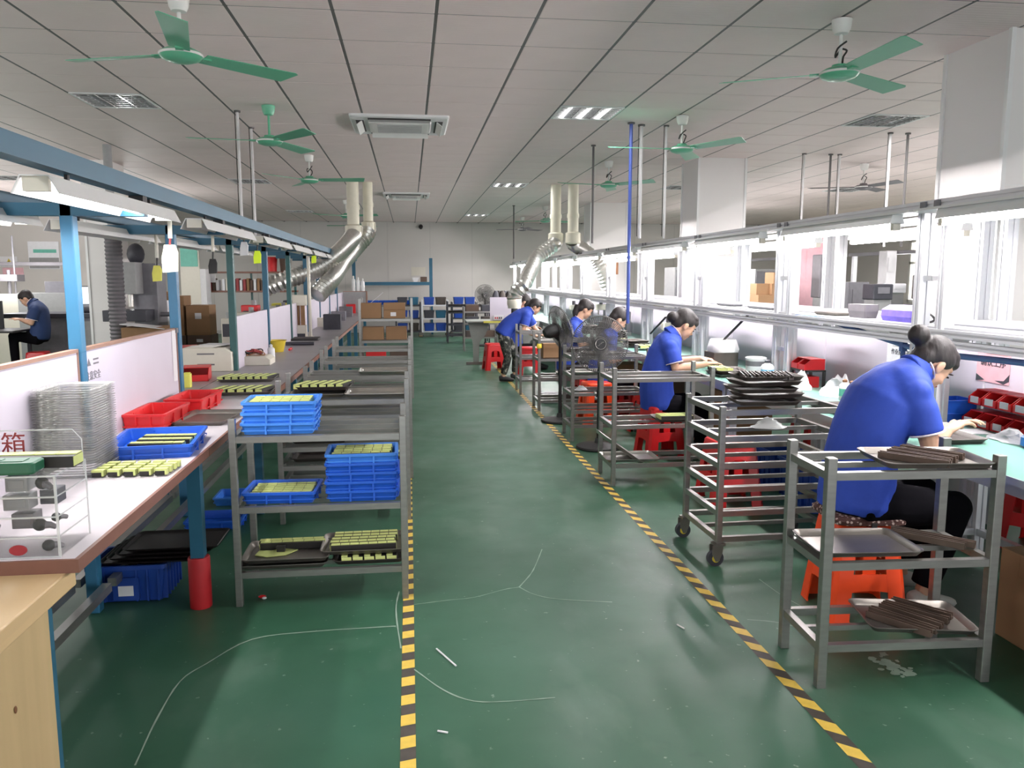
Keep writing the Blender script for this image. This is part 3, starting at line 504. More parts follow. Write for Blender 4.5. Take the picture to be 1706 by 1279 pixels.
for i in range(5):
    for j in range(4):
        c = T('battery_cell', 'small battery cell in the clear bench tray, %s row, %s column' % (nth[j], nth[i]), 'battery cell', (q.x-.1+i*.06+j*.004, q.y-.05+j*.045, .784), 0, 'battery cells in the clear tray'); put('cell_body', cb, c); put('wrapper', cw, c)
q = V((-1.375, 4.53, .78)); tray(q.x, q.y, .78, 'red plastic tray nearer of two on the bench', 'red trays on the bench', 'red_tray', -.04)
q = V((-1.31, 5.05, .78)); tray(q.x, q.y, .78, 'red plastic tray farther of two on the bench, with clips inside', 'red trays on the bench', 'red_tray', -.06); rq = q
q = V((-1.13, 4.62, .78)); mtray(q.x, q.y, .78, 'empty metal tray on the bench beside the nearer red tray', m='big', rz=pi/2-.1)
q = P(405, 654); mtray(q.x, q.y, .78, 'metal tray of battery strips on the bench behind the blue tray stack', m='big'); strips_y(q.x, q.y, .785, 6, .22, .06, 'battery strip in the nearer of two bench metal trays', 'battery strips in nearer bench metal tray', 5, -.25, .028, 'partition')
q = P(414, 636); mtray(q.x-.02, q.y+.12, .78, 'metal tray of battery strips on the bench nearest the white tester', m='big'); strips_y(q.x-.02, q.y+.12, .785, 7, .22, .055, 'battery strip in the farther of two bench metal trays', 'battery strips in farther bench metal tray', 5, -.25, .026, 'partition')
tag(B().ext([(-.06, -.03), (.05, -.045), (.07, .04), (-.03, .05)], (0, .003)).build('paper_sheet', 'paper', None, loc=P(418, 676)), 'white paper sheet on the bench beside the blue tray stack', 'paper')
q = P(260, 652); t = T('cardboard_flap', 'folded brown cardboard piece standing behind the red trays', 'cardboard', (q.x, q.y+.12, .78)); B().box(-.09, .07, 0, .005, 0, .12, Matrix.Rotation(-.3, 4, 'X')).build('flap', 'carton', t); B().box(-.02, .08, 0, .004, .02, .1, Matrix.Translation((.03, -.03, .0)) @ Matrix.Rotation(-.9, 4, 'X')).build('inner_flap', 'paper', t)
q = P(313, 645); tag(B().box(-.025, .025, -.025, .025, 0, .1).box(-.02, .02, -.02, .02, .1, .108).build('yellow_carton', 'yellow_box', None, loc=q, bev=.003), 'small yellow carton standing beside the hanging paper', 'carton')
def bin_mesh(nm, w_=.1, d=.16, h=.08, m='red_tray'):
    e = .004; b = B(); s_ = [(0, 0), (d, 0), (d, h), (d*.35, h), (0, h*.5)]
    for x in (-w_/2, w_/2-e): b.ext(s_, (x, x+e), None, 'x')
    b.box(-w_/2, w_/2, 0, d, 0, e).box(-w_/2, w_/2, d-e, d, 0, h).box(-w_/2, w_/2, 0, e, 0, h*.5).box(-w_/2, w_/2, d*.3, d, h-.006, h)
    return b.mesh(nm, m)
BIN = bin_mesh('parts_bin'); BINB = bin_mesh('parts_bin', .2, .3, .1)
q = P(330, 635); tag(put('parts_bin', BINB, None, (q.x-.02, q.y-.02, .78), .15), 'red open-front parts bin behind the yellow carton', 'bin')
o = put('parts_bin', BINB, None, (-1.98, 7.3, .781), .3); o.scale = (1.5, 1.5, 1.7); tag(o, 'red bin on the rear worktop half hidden behind the cream tester', 'bin')
# partition papers
q = at(297, 605, X=LX+.02); t = T('hanging_paper', 'tall white paper sheet hanging on the bench partition beside the yellow carton', 'paper', (LX+.014, q.y, .92)); B().add([(.0+.012*sin(k*1.3), -.09+.03*k, z) for z in (0, .32) for k in range(7)], [(k, k+1, k+8, k+7) for k in range(6)]).build('sheet', 'paper', t); B().box(-.001, .012, -.02, .02, .3, .33).build('clip', 'hose_grey', t)
q = at(155, 615, X=LX+.014); t = T('notice_sticker', 'small printed notice stuck on the bench partition above the tray stack', 'sticker', (LX+.0125, q.y, q.z)); B().box(0, .001, -.1, .1, -.06, .06).build('sheet', 'panel', t)
RX = Matrix.Rotation(pi/2, 4, 'Z') @ Matrix.Rotation(pi/2, 4, 'X')
B().ext([(-.07, .02), (-.02, .02), (-.045, .055)], (.0012, .002), None, 'x').box(.001, .002, .01, .075, .042, .05).box(.001, .002, .01, .075, .022, .03).build('warning_mark', 'hose_grey', t); text('注意安全', .045, 'hose_grey', t, Matrix.Translation((.0015, 0, -.03)) @ RX)
# white tester and bench instruments
q = P(352, 618); t = T('bench_tester', 'cream bench tester with slots and dark display on the bench', 'instrument', (q.x-.02, q.y+.12, .78), .0)
b = B().ext([(-.2, 0), (.2, 0), (.2, .16), (.14, .2), (-.2, .2)], (-.16, .16), None, 'y'); b.build('case', 'device', t, bev=.006)
for z in (.06, .15): B().box(-.08, .06, -.164, -.16, z-.006, z+.006).build('slot', 'hose_grey', t)
B().box(.2, .204, -.1, -.01, .05, .14).build('display', 'machine_dark', t)
for k in range(3): B().cyl((.2, .05+.03*k, .1), (.212, .05+.03*k, .1), .008, n=8).build('knob', 'device_grey', t)
q2 = t.location.copy()
for k in range(4): tag(B().ext([(-.12, -.1), (.1, -.12), (.14, .08), (-.09, .12)], (0, .004)).build('paper_pad', 'paper' if k % 2 else 'device', None, loc=q2+V((-.06+.03*k, .02*k, .2+.0042*k))), ('bottom', 'second', 'third', 'top')[k]+' pad of loose papers on the cream tester', 'paper', 'papers on the tester')
q = P(436, 606); t = T('welding_jig', 'pale flat instrument with tangled red and black leads on the bench', 'instrument', (q.x-.06, q.y, .78)); B().ext([(-.16, 0), (.16, 0), (.16, .05), (.12, .08), (-.16, .08)], (-.14, .14), None, 'y').build('case', 'device', t, bev=.005)
for k, m in enumerate(('rust', 'red_ink', 'black', 'rust', 'dark')): B().tube(curve([(random.uniform(-.1, .1), random.uniform(-.1, .1), .08+random.uniform(0, .06)) for _ in range(6)], 4), .006, 6).build('lead', m, t, True)
for px, py, h, w_, m, lab in ((434, 598, .30, .05, 'hose_grey', 'tall dark grey gauge block on the bench, nearer'), (443, 590, .36, .05, 'machine', 'tall dark grey gauge block on the bench, farther'), (453, 588, .28, .03, 'teal_steel', 'slim green upright holder on the bench')):
    q = P(px, py); tag(B().box(-w_/2, w_/2, -.06, .06, 0, h).box(-w_/2-.01, w_/2+.01, -.07, .07, 0, .02).box(w_/2, w_/2+.008, -.04, .04, h*.55, h*.9).build('gauge_block', m, None, loc=q+V((-.12, .2, 0)), bev=.006), lab, 'instrument')
def bottle(q, lab, h=.12, r=.028, m='bottle', lm='label_blue', grp=None, nm='bottle', cap='fan_white'):
    t = T(nm, lab, 'bottle', q, 0, grp); B().lathe([(r*.95, 0), (r, .004), (r, h*.68), (r*.8, h*.76), (r*.4, h*.82), (r*.4, h*.88)], 16).build('body', m, t, True); B().lathe([(r*.45, h*.86), (r*.45, h*.95), (r*.2, h)], 12).build('cap', cap, t, True)
    if lm: B().lathe([(r*1.01, h*.2), (r*1.01, h*.55)], 16, cap=False).build('label', lm, t, True)
bottle(P(447, 600)+V((.02, .06, 0)), 'white squeeze bottle beside the red and black leads', .15, .035, lm=None)
q = P(470, 590); t = T('yellow_basin', 'yellow plastic basin on the bench beside the gauge blocks', 'basin', q+V((-.1, .3, 0))); B().lathe([(.07, 0), (.1, .12), (.11, .125), (.095, .12), (.065, .01)], 18).build('bowl', 'yellow', t, True); B().tube(curve([(-.08, 0, .12), (-.2, 0, .25), (-.28, 0, .32), (-.34, 0, .28), (-.35, 0, .15)], 5), .008, 6).build('cable', 'dark', t, True)
q = P(510, 566); tag(B().loft([[(x, y, z) for x, y in rrect(.34-d, .34-d, .02)] for d, z in ((0, 0), (0, .02), (.02, .03))]).build('rubber_mat', 'dark', None, loc=q), 'dark flat pad lying on the far grey bench top', 'pad'); tag(B().cyl((-.16, 0, .02), (.16, 0, .02), .02, n=10).box(-.165, -.1, -.021, .021, 0, .041).build('torch', 'machine_dark', None, loc=P(500, 575)), 'dark tubular tool with yellow end on the grey bench top', 'tool')
tag(B().cyl((0, 0, 0), (0, .12, 0), .012, n=8).cyl((0, .12, 0), (0, .15, 0), .016, n=8).build('screwdriver', 'red_tray', None, loc=P(482, 585)+V((0, 0, .017))), 'red-handled tool lying on the grey bench top', 'tool')
q = P(494, 566); t = T('dispenser', 'cream dispenser box on a glass tube stand beside a tall white pole', 'machine', q+V((0, .5, 0))); B().box(-.07, .07, -.06, .06, 0, .16).box(-.06, .06, -.065, -.06, .0, .05).build('base', 'device', t, bev=.004); B().box(-.055, .055, -.066, -.06, .0, .05).build('dark_panel', 'machine_dark', t); B().cyl((-.03, 0, .16), (-.03, 0, .42), .02, n=10).box(.0, .05, -.04, .04, .16, .42).build('tube_holder', 'carton', t); B().box(-.1, .08, -.06, .06, .42, .56).build('head', 'device', t, bev=.006)
tag(B().cyl((0, 0, 0), (0, 0, 1.1), .022, n=10).box(-.04, .04, -.03, .03, 0, .012).build('pole', 'device', None, True, loc=P(507, 566)+V((.02, .5, 0))), 'tall white pole standing on the bench beside the cream dispenser', 'pole')
for k, (px, py, m) in enumerate(((570, 545, 'device'), (590, 535, 'machine'), (600, 528, 'hose_grey'), (585, 550, 'machine_dark'))):
    q = P(px, py); tag(B().box(-.13, .13, -.1, .1, 0, .14+.03*k).box(-.1, .0, -.105, -.1, .04, .1).box(.03, .1, -.11, -.1, .05, .08).build('power_supply', m, None, loc=q+V((-.3, .3, 0)), bev=.006), ('cream', 'mid grey', 'dark grey', 'black')[k]+' power supply at the far end of the blue-framed bench', 'instrument')
t = T('end_panel', 'grey end panel with brown edge closing the far end of the bench', 'panel', (-1.47, 18.35, .781)); B().box(0, .52, 0, .1, 0, .47).build('board', 'device_grey', t); B().box(.5, .53, -.005, .105, 0, .48).box(0, .53, -.005, .105, .47, .485).build('edge_strip', 'panel_edge', t)
tag(B().box(0, .2, -.12, 0, 0, .2).box(.01, .19, -.123, -.12, .02, .18).build('red_box', 'red_tray', None, loc=(-1.4, 18.33, .781), bev=.004), 'red box on the far end of the bench before the end panel', 'box')
for k in range(3): bottle((-1.24+.1*k, 18.4, 1.267), ('first', 'second', 'third')[k]+' white spray can standing on the far end panel', .34-.03*k, .045, lm=None, grp='spray cans at the bench end')
# under the bench
q = at(212, 1005, Z=0); t = T('plastic_crate', 'ribbed blue plastic crate with a pale label under the bench', 'crate', (q.x, q.y+.15, 0)); b = B(); w_, d, h = .36, .3, .19
b.loft([[(x, y, z) for x, y in rrect(w_+e, d+e, .02, 2)] for e, z in ((-.04, .004), (0, h-.02), (.02, h-.02), (.02, h), (-.01, h), (-.05, .012))])
for k in range(7):
    x = -w_/2+.03+k*.05
    if abs(x) > .05: b.box(x-.004, x+.004, -d/2-.004, -d/2+.02, .01, h-.02)
for k in range(6): b.box(w_/2-.02, w_/2+.004, -.12+k*.048-.004, -.12+k*.048+.004, .01, h-.02)
b.build('crate_body', 'crate_blue', t); B().box(-.06, .06, -d/2-.006, -d/2+.02, .02, .13).build('label_frame', 'crate_blue', t); B().box(-.035, .035, -d/2-.008, -d/2-.005, .04, .09).build('label', 'paper', t); ql = q
for k in range(4): tag(B().loft([[(x, y, z) for x, y in rrect(.46+e, .3+e, .03)] for e, z in ((-.02, 0), (0, .012), (.006, .012), (-.004, .012), (-.03, .003))]).build('mesh_tray', 'mesh_dark', None, loc=(q.x+.1+.03*k, q.y+.16+.02*k, .192+.014*k)), ('lowest', 'second', 'third', 'uppermost')[k]+' dark mesh tray stacked on the crate under the bench', 'tray', 'dark mesh trays under the bench')
for k, (x, y, m) in enumerate(((-1.25, 5.2, 'blue_tray'), (-1.2, 5.75, 'blue_tray_light'), (-1.15, 8.0, 'red_tray'), (-1.12, 8.6, 'blue_tray'), (-1.12, 9.3, 'red_tray'))): tray(x, y, .0 if k < 2 else .0, ('blue tray on the floor under the second bench unit', 'bright blue tray on the floor under the bench', 'red tray on the floor under the farther bench', 'blue tray on the floor between two red trays under the bench', 'farthest red tray on the floor under the bench')[k], 'trays under the blue-framed bench', m)
q = at(437, 996, Z=0); t = T('litter', 'crumpled red and white scrap on the floor under the front rack', 'litter', q); B().ell((0, 0, .008), (.02, .012, .008), 8, 5).build('red_scrap', 'red_tray', t, True); B().ell((.012, -.015, .006), (.012, .01, .006), 8, 5).build('white_scrap', 'paper', t, True)
# ------------------------------------------------------------------ racks beside the blue bench
G = 'steel racks beside the blue-framed bench'
r1 = rack(-.835, 3.84, .0, .79, .40, .915, (.17, .49, .83), 'near steel rack holding blue trays, beside the blue-framed bench', G, 2)
rack(-.83, 5.15, 0, .8, .42, .93, (.12, .25, .38, .5, .6, .70, .8), 'steel rack second from the viewer with battery strips and metal trays on top', G, 2)
rack(-.80, 6.25, 0, .79, .4, .9, (.12, .32, .5, .68, .82), 'steel rack third from the viewer, its top mostly empty', G, 1)
rack(-.80, 7.4, 0, .79, .4, .93, (.12, .4, .65, .82), 'steel rack fourth from the viewer, bare top', G, 1)
rack(-.80, 8.6, 0, .79, .4, .93, (.12, .4, .65, .82), 'steel rack fifth from the viewer, with a mesh basket inside', G, 1)
rack(-.64, 10.5, 0, .66, .5, 1.3, (.12, .45, .76, 1.04), 'tall steel rack loaded with cartons before the far bench end', G, 1)
gx = 'blue trays stacked on the near rack'
for k in range(3): tray(-.63+.004*k, 3.99, .831+.05*k, ('bottom', 'middle', 'topmost')[k]+' pale blue tray in the stack of three on the near rack', gx, 'blue_tray_light', .0)
strips_x(-.625, 3.99, .831+.05*2+.02, 4, .28, .05, 'battery strip on top of the stack of three pale trays', 'battery strips in the three-tray stack', 6, .003, 0, .026)
tray(-.635, 3.995, .491, 'single blue tray filled with battery strips on the middle shelf of the near rack', gx, 'blue_tray', -.04); strips_x(-.635, 3.995, .503, 6, .29, .036, 'battery strip in the single blue middle-shelf tray', 'battery strips in the single tray', 6, .004, -.04, .02)
for k in range(5): tray(-.245+(.004, -.004, .006, -.002, 0)[k], 3.99, .491+.045*k, ('bottom', 'second lowest', 'middle', 'second highest', 'topmost')[k]+' blue tray in the stack of five on the near rack', gx, 'blue_tray' if k < 4 else 'blue_tray_light', (-.02, .01, -.01, .02, .02)[k])
strips_x(-.245, 3.99, .491+.045*4+.02, 5, .28, .042, 'battery strip on top of the stack of five blue trays', 'battery strips in the five-tray stack', 6, .006, .02, .023)
mtray(-.63, 3.99, .171, 'lower metal tray under another on the bottom shelf of the near rack', m='big'); mtray(-.62, 3.99, .2, 'upper metal tray holding cut sheet on the bottom shelf of the near rack', m='big')
strips_x(-.61, 4.08, .206, 2, .32, .032, 'battery strip behind the crumpled yellow sheet in its tray', 'battery strips behind the cut sheet', 6, .01)
tag(B().ext([(-.1, -.03), (-.04, -.06), (.05, -.045), (.1, .03), (.02, .06), (-.03, .03), (-.09, .04)], (0, .004)).build('yellow_sheet', 'cell_yellow', None, loc=(-.68, 3.99, .206)), 'crumpled pale yellow sheet in the metal tray on the bottom shelf', 'sheet'); tag(B().box(-.02, .02, -.012, .012, 0, .026).box(-.021, .021, -.0125, .0125, .022, .028).build('loose_cell', 'cell_black', None, loc=(-.66, 4.0, .211)), 'single dark battery cell sitting on the crumpled yellow sheet', 'battery cell')
mtray(-.22, 3.99, .171, 'lower metal tray with short battery strips on the bottom shelf, aisle side', m='tray_dark'); strips_y(-.22, 3.93, .176, 5, .1, .055, 'short battery strip in the lower metal tray, aisle side', 'short battery strips in the lower tray', 2, 0, .028)
mtray(-.25, 4.03, .215, 'upper metal tray crowded with battery strips on the bottom shelf, aisle side', m='big'); strips_x(-.25, 4.03, .221, 5, .32, .046, 'long battery strip in the upper metal tray, aisle side', 'long battery strips in the upper tray', 7, .012, .02, .024)
mtray(-.6, 5.36, .801, 'metal tray on the second rack beneath the battery tray'); mtray(-.58, 5.5, .83, 'metal tray of battery strips on top of the second rack', m='tray_dark'); strips_y(-.58, 5.5, .835, 6, .22, .055, 'battery strip in the tray on the second rack top', 'battery strips on the second rack top', 5, -.3, .027)
mtray(-.22, 5.36, .801, 'empty bright metal tray on top of the second rack, aisle side', m='rim'); mtray(-.2, 6.45, .821, 'empty bright metal tray on top of the third rack', m='rim')
for k, (x, z) in enumerate(((-.6, .601), (-.2, .601), (-.6, .501), (-.2, .381), (-.6, .381), (-.2, .251))):
    mtray(x, 5.36, z, 'metal tray on %s shelf of the second rack, %s side' % (('fifth', 'fifth', 'fourth', 'third', 'third', 'second')[k], ('bench', 'aisle')[x > -.4]), m='tray_dark')
    if k in (0, 2, 3, 5): strips_y(x, 5.36, z+.005, 5, .2, .06, 'battery strip in the %s shelf tray of the second rack' % ('fifth', '', 'fourth', 'third', '', 'second')[k], 'battery strips on second rack shelf %d' % k, 5, -.25, .028)
for k, (x, z, s_, m) in enumerate(((-.5, 1.041, (.26, .22, .2), 'carton'), (-.2, 1.041, (.28, .24, .11), 'carton'), (-.2, 1.152, (.28, .24, .09), 'carton'), (-.48, .761, (.27, .2, .17), 'carton'), (-.18, .761, (.27, .2, .17), 'carton'), (-.45, .451, (.26, .2, .2), 'red_tray'), (-.14, .451, (.26, .22, .22), 'carton_dark'))):
    a, c, h = s_; t = T('carton', ('brown carton with open flap on the tall rack, bench side', 'brown carton with white label on the tall rack top, aisle side', 'brown carton lying on the labelled one on the tall rack', 'brown carton on the second shelf of the tall rack, bench side', 'brown carton on the second shelf of the tall rack, aisle side', 'red box on the third shelf of the tall rack', 'dark brown carton on the third shelf of the tall rack')[k], 'carton', (x, 10.72, z), 0, 'cartons on the tall rack')
    B().box(-a/2, a/2, -c/2, c/2, 0, h).build('carton_body', m, t, bev=.004); B().box(-a/2-.001, a/2+.001, -.025, .025, h-.05, h+.001).build('packing_tape', 'carton_dark', t)
    if k == 1: B().box(-.05, .02, -c/2-.002, -c/2, .03, .08).build('label', 'paper', t)
    if k == 0: B().box(-.0, .2, -.1, .1, 0, .004, Matrix.Translation((0, 0, h+.002)) @ Matrix.Rotation(-.7, 4, 'Y')).build('flap', 'paper', t)
# ------------------------------------------------------------------ aluminium workbenches under the long lamp rails
def prof(a, c):
    """slotted square-tube outline"""
    g, d = .006, .006; a /= 2; c /= 2
    return [(-a, -c), (-g, -c), (-g, -c+d), (g, -c+d), (g, -c), (a, -c), (a, -g), (a-d, -g), (a-d, g), (a, g), (a, c), (g, c), (g, c-d), (-g, c-d), (-g, c), (-a, c), (-a, g), (-a+d, g), (-a+d, -g), (-a, -g)]
def lampR(t0, y0, y1, x, z, lab, grp, pw, tm='lit_tube'):
    L = y1-y0; t = T('tube_lamp', lab, 'lamp', (x, y0, z), 0, grp)
    B().ext([(-.045, .0), (.045, .0), (.03, .05), (-.03, .05)], (0, L), None, 'y').build('batten', 'white_steel', t); B().cyl((0, .02, -.014), (0, L-.02, -.014), .019, n=10).build('tube', tm, t, True)
    for yy in (0, L-.03): B().box(-.022, .022, yy, yy+.03, -.036, .002).build('lamp_holder', 'device', t)
    area('tube_light', (x, y0+L/2, z-.05), .07, L-.08, pw)
RY = [.5, 2.36, 4.18, 5.96, 7.8, 9.65, 11.5, 13.35, 15.2, 17.05, 18.9, 20.75, 22.4]; RX = 2.9
for i in range(12):
    y0, y1 = RY[i], RY[i+1]; L = y1-y0; t = T('workbench', '%s aluminium workbench of the row with seated workers, counted from the near end' % nth[i], 'workbench', (RX, y0, 0), 0, 'aluminium workbenches along the aisle')
    B().box(-.47, .36, .003, L-.003, .735, .76).build('table_top', 'table_green', t, bev=.003); B().box(-.475, -.47, .003, L-.003, .73, .761).build('edge_band', 'alu', t)
    for yy in (.05, L-.05):
        B().ext(prof(.06, .06), (0, .735), Matrix.Translation((-.43, yy, 0))).build('leg', 'alu', t); B().ext(prof(.06, .06), (0, .735), Matrix.Translation((.33, yy, 0))).build('leg', 'alu', t)
        B().box(-.4, .3, yy-.02, yy+.02, .1, .14).build('stretcher', 'alu', t)
        B().ext(prof(.075, .06), (.76, 1.94), Matrix.Translation((0, yy+(.06 if yy < 1 else -.06)*.9, 0))).build('upright', 'alu', t, bev=.002)
    B().box(-.4, -.36, .08, L-.08, .66, .735).build('apron', 'alu', t); B().box(.31, .35, .08, L-.08, .1, .14).build('stretcher', 'alu', t)
    for z in (1.0, 1.55): [B().box(-.02, .02, a_, a_+.08, z, z+.03).build('tie_plate', 'alu', t) for a_ in (.002, L-.082)]
    o = B().box(-.02, .16, .0, L, 1.285, 1.3).build('shelf_board', 'alu', t)
    for z, xx in ((1.25, -.03), (1.195, -.028)): B().ext(prof(.04, .04), (0, L), Matrix.Translation((xx, 0, z+.02)), 'y').build('shelf_rail', 'alu', t)
    for xx in (-.03, .05): B().ext(prof(.05, .05), (0, L), Matrix.Translation((xx, 0, 1.965)), 'y').build('lamp_rail', 'alu', t)
    B().box(-.17, .03, .02, L-.02, 1.925, 1.938).build('lamp_board', 'white_steel', t)
    for yy in (.06, L-.06): B().box(-.062, -.055, yy-.025, yy+.025, 1.94, 1.985).build('joint_block', 'alu_dark', t)
    o = B().box(.345, .357, .01, L-.01, .76, 1.19).build('back_panel', 'panel', t)
    if i < 5: B().box(.343, .345, L*.5, L*.5+.004, .76, 1.19).build('panel_joint', 'alu_dark', o)
    lampR(t, y0+.2, y1-.2, RX-.12, 1.875, 'lit tube lamp under the aluminium rail above the %s workbench' % nth[i], 'lit tube lamps along the aisle benches', TUBE_W)
RY2 = [2.7+1.92*k for k in range(11)]
for i in range(1, 11):
    y0, y1 = RY2[i-1], RY2[i]; L = y1-y0; t = T('workbench', '%s rear aluminium workbench behind the partition, counted from the near end' % nth[i-1], 'workbench', (3.6, y0, 0), 0, 'rear aluminium workbenches')
    B().box(-.29, .12, .003, L-.003, .735, .76).build('table_top', 'table_green', t)
    for yy in (.05, L-.05):
        for xx in (.08,): B().box(xx-.03, xx+.03, yy-.03, yy+.03, 0, .735).build('leg', 'alu', t)
        B().ext(prof(.075, .06), (.76, 1.94), Matrix.Translation((0, yy+(.05 if yy < 1 else -.05), 0))).build('upright', 'alu', t)
    B().box(-.1, .12, 0, L, 1.29, 1.305).build('shelf_board', 'alu', t); B().ext(prof(.04, .05), (0, L), Matrix.Translation((-.1, 0, 1.265)), 'y').build('shelf_rail', 'alu', t)
    B().ext(prof(.08, .05), (0, L), Matrix.Translation((0, 0, 1.965)), 'y').build('lamp_rail', 'alu', t)
    lampR(t, y0+.25, y1-.3, 3.58, 1.87, 'lit tube lamp over the %s rear workbench behind the partition' % nth[i-1], 'lit tube lamps on the rear benches', TUBE_W*.5, 'lit_tube_rear')
# air hose and couplings along the shelf
t = T('air_hose', 'dark blue air hose slung under the bench shelf with couplings', 'hose', (RX-.02, 2.5, 1.17)); B().tube(curve([(0, 0, -.01), (0, .8, 0), (0, 1.5, -.015), (0, 1.75, -.01), (0, 2.3, .05), (0, 2.9, .11), (0, 3.4, .1)], 8), .016, 8).build('hose', 'blue_hose', t, True)
for y in (1.9,): o = B().cyl((0, y, -.02), (0, y, -.09), .014, n=8).box(-.016, .016, y-.016, y+.016, -.03, .03).build('coupling', 'blue_hose', t); B().cyl((0, y, -.09), (0, y, -.13), .009, n=8).cyl((0, y, -.13), (0, y, -.19), .004, n=6).build('needle', 'tray_rim', o, True)
for k, (a, c) in enumerate((((1255, 517), (1195, 578)), ((1110, 528), (1084, 556)))): tag(B().bar(at(*a, Y=6.9+k*1.6), at(*c, Y=7.1+k*1.6), .012).bar(at(*a, Y=6.9+k*1.6)+V((0, .03, 0)), at(*c, Y=7.1+k*1.6)+V((0, .03, 0)), .008).build('support_arm', 'black', None), ('long black support arm slanting down from the shelf above the paper funnel', 'thin black arm slanting behind the middle seated woman')[k], 'arm')
for k, (px, py, Y, m, s_) in enumerate(((1265, 502, 6.6, 'alu_dark', (.12, .5, .02)), (1205, 497, 7.4, 'alu_dark', (.1, .4, .02)), (1395, 511, 5.5, 'tray_steel', (.12, .3, .02)), (1440, 500, 5.1, 'hose_grey', (.1, .22, .09)))):
    q = at(px, py, Y=Y); a, c, h = s_; tag(B().loft([[(x, y, z) for x, y in rrect(a-e, c-e, .01, 2)] for e, z in ((.02, 0), (0, h*.5), (0, h), (.02, h))]).build('shelf_tray' if k < 3 else 'equipment_case', m, None, loc=(RX+.13, Y, 1.301)), ('grey shallow tray on the bench shelf above the paper funnel', 'grey shallow tray on the bench shelf behind the middle woman', 'grey tray on the bench shelf beside the dark case', 'dark grey case on the bench shelf beside the purple bag')[k], ('tray', 'case')[k == 3])
t = T('purple_bag', 'shiny purple plastic bag with dark cable on the bench shelf', 'bag', (RX+.12, 4.62, 1.301)); B().loft([[(x*s_, y*s_+random.uniform(-.01, .01), z) for x, y in rrect(.12, .36, .03)] for s_, z in ((.9, 0), (1, .03), (.95, .07), (.6, .1))]).build('bag', 'purple_bag', t); B().tube(curve([(-.05, -.2, .03), (-.05, -.3, .06), (-.05, -.36, .03), (-.05, -.28, .01), (-.05, -.16, .04)], 6), .007, 6).build('cable', 'dark', t, True)
# partition papers on the right
for k, (px, py, w_, h, m) in enumerate(((1655, 608, .26, .2, 'pink'), (1500, 590, .3, .24, 'rag'))):
    q = at(px, py, X=RX+.343); t = T('instruction_sheet', ('pink handwritten sheet on the partition behind the red bins', 'faded white printed sheet on the partition behind the nearest woman')[k], 'paper', (RX+.3435, q.y, q.z)); B().box(-.002, 0, -w_/2, w_/2, -h/2, h/2).build('sheet', m, t)
    R_ = Matrix.Rotation(-pi/2, 4, 'Z') @ Matrix.Rotation(pi/2, 4, 'X')
    text('确认工序' if k == 0 else '作业指导书', .05 if k == 0 else .04, 'machine_dark', t, Matrix.Translation((-.003, 0, .01)) @ R_)
    for j in range(3): B().box(-.003, -.002, -w_*.4, w_*.3-j*.02, h*.2+j*.02, h*.2+.004+j*.02).build('text_line', 'red_ink' if k == 0 else 'device_grey', t)
    if k == 0: B().ext([(-.13, -.04), (-.09, -.08), (-.02, -.085), (-.09, -.1), (-.13, -.08)], (-.003, -.0022), Matrix.Rotation(0, 4, 'Z'), 'x').build('dark_swoosh', 'machine_dark', t); B().ext([(.06, -.09), (.13, -.06), (.13, -.1)], (-.003, -.0022), None, 'x').build('dark_swoosh', 'machine_dark', t)
# bench-top things in front of the nearest woman
ZT = .761
for k in range(4): tag(put('parts_bin', BIN, None, (3.05, 4.03-k*.112, ZT), -pi/2), 'red parts bin in the lower row before the nearest woman, %s from the blue box' % nth[k], 'bin', 'red parts bins in two rows')
for k in range(4): tag(put('parts_bin', BIN, None, (3.08, 4.03-k*.112, ZT+.115), -pi/2), 'red parts bin in the upper row before the nearest woman, %s from the blue box' % nth[k], 'bin', 'red parts bins in two rows')
for k in range(8): tag(B().box(-.003, 0, -.03, .03, -.02, .015).box(-.004, -.003, -.015, .015, -.012, .006).build('bin_label', ['paper', 'label_blue'][0], None, loc=(3.05+.03*(k > 3), 4.03-(k % 4)*.112, ZT+.03+.115*(k > 3))), 'white and blue label on the %s red bin of the %s row' % (nth[k % 4], 'upper' if k > 3 else 'lower'), 'label', 'labels on the red bins')
tag(B().loft([[(x, y, z) for x, y in rrect(.2+e, .17+e, .01, 2)] for e, z in ((-.01, 0), (0, .05), (.008, .05), (.0, .052), (0, .12), (.008, .12), (.008, .126), (-.01, .126), (-.014, .05))]).build('parts_box', 'blue_tray', None, loc=(3.06, 4.19, ZT)), 'blue plastic box at the end of the red bins', 'box')
tag(B().loft([[(x*s_, y*s_, z) for x, y in rrect(.2, .13, .04, 4)] for s_, z in ((.8, 0), (1, .01), (1, .05), (.9, .055), (.88, .02))]).build('basin', 'blue_tray_light', None, loc=(3.0, 3.42, ZT)), 'blue basin on the green bench beside the white rag', 'basin'); bottle((3.04, 3.42, ZT+.025), 'white bottle standing in the blue basin', .2, .05, lm=None)
def rag(q, s_, lab, m='rag', nm='cleaning_rag'):
    b = B(); rs = []
    for i in range(6):
        f = i/5; rs.append([(s_[0]*cos(a*pi/6)*(1-f*.75)*random.uniform(.8, 1.2), s_[1]*sin(a*pi/6)*(1-f*.75)*random.uniform(.8, 1.2), max(.0015, s_[2]*(f if i else 0)*random.uniform(.8, 1.15))) for a in range(12)])
    o = b.loft(rs).build(nm, m, None, True, loc=q); return tag(o, lab, 'rag')
rag((2.98, 3.62, ZT), (.09, .12, .05), 'crumpled white rag on the green bench beside the blue basin')
tag(B().ext([(-.12, -.05), (.1, -.09), (.13, .06), (-.1, .08)], (0, .003)).build('paper_sheet', 'paper', None, loc=(2.9, 3.85, ZT)), 'white sheet on the green bench under the working hand', 'paper')
mtray(2.68, 3.72, ZT, 'dark metal tray on the green bench beside the nearest woman', m='tray_dark', rz=pi/2)
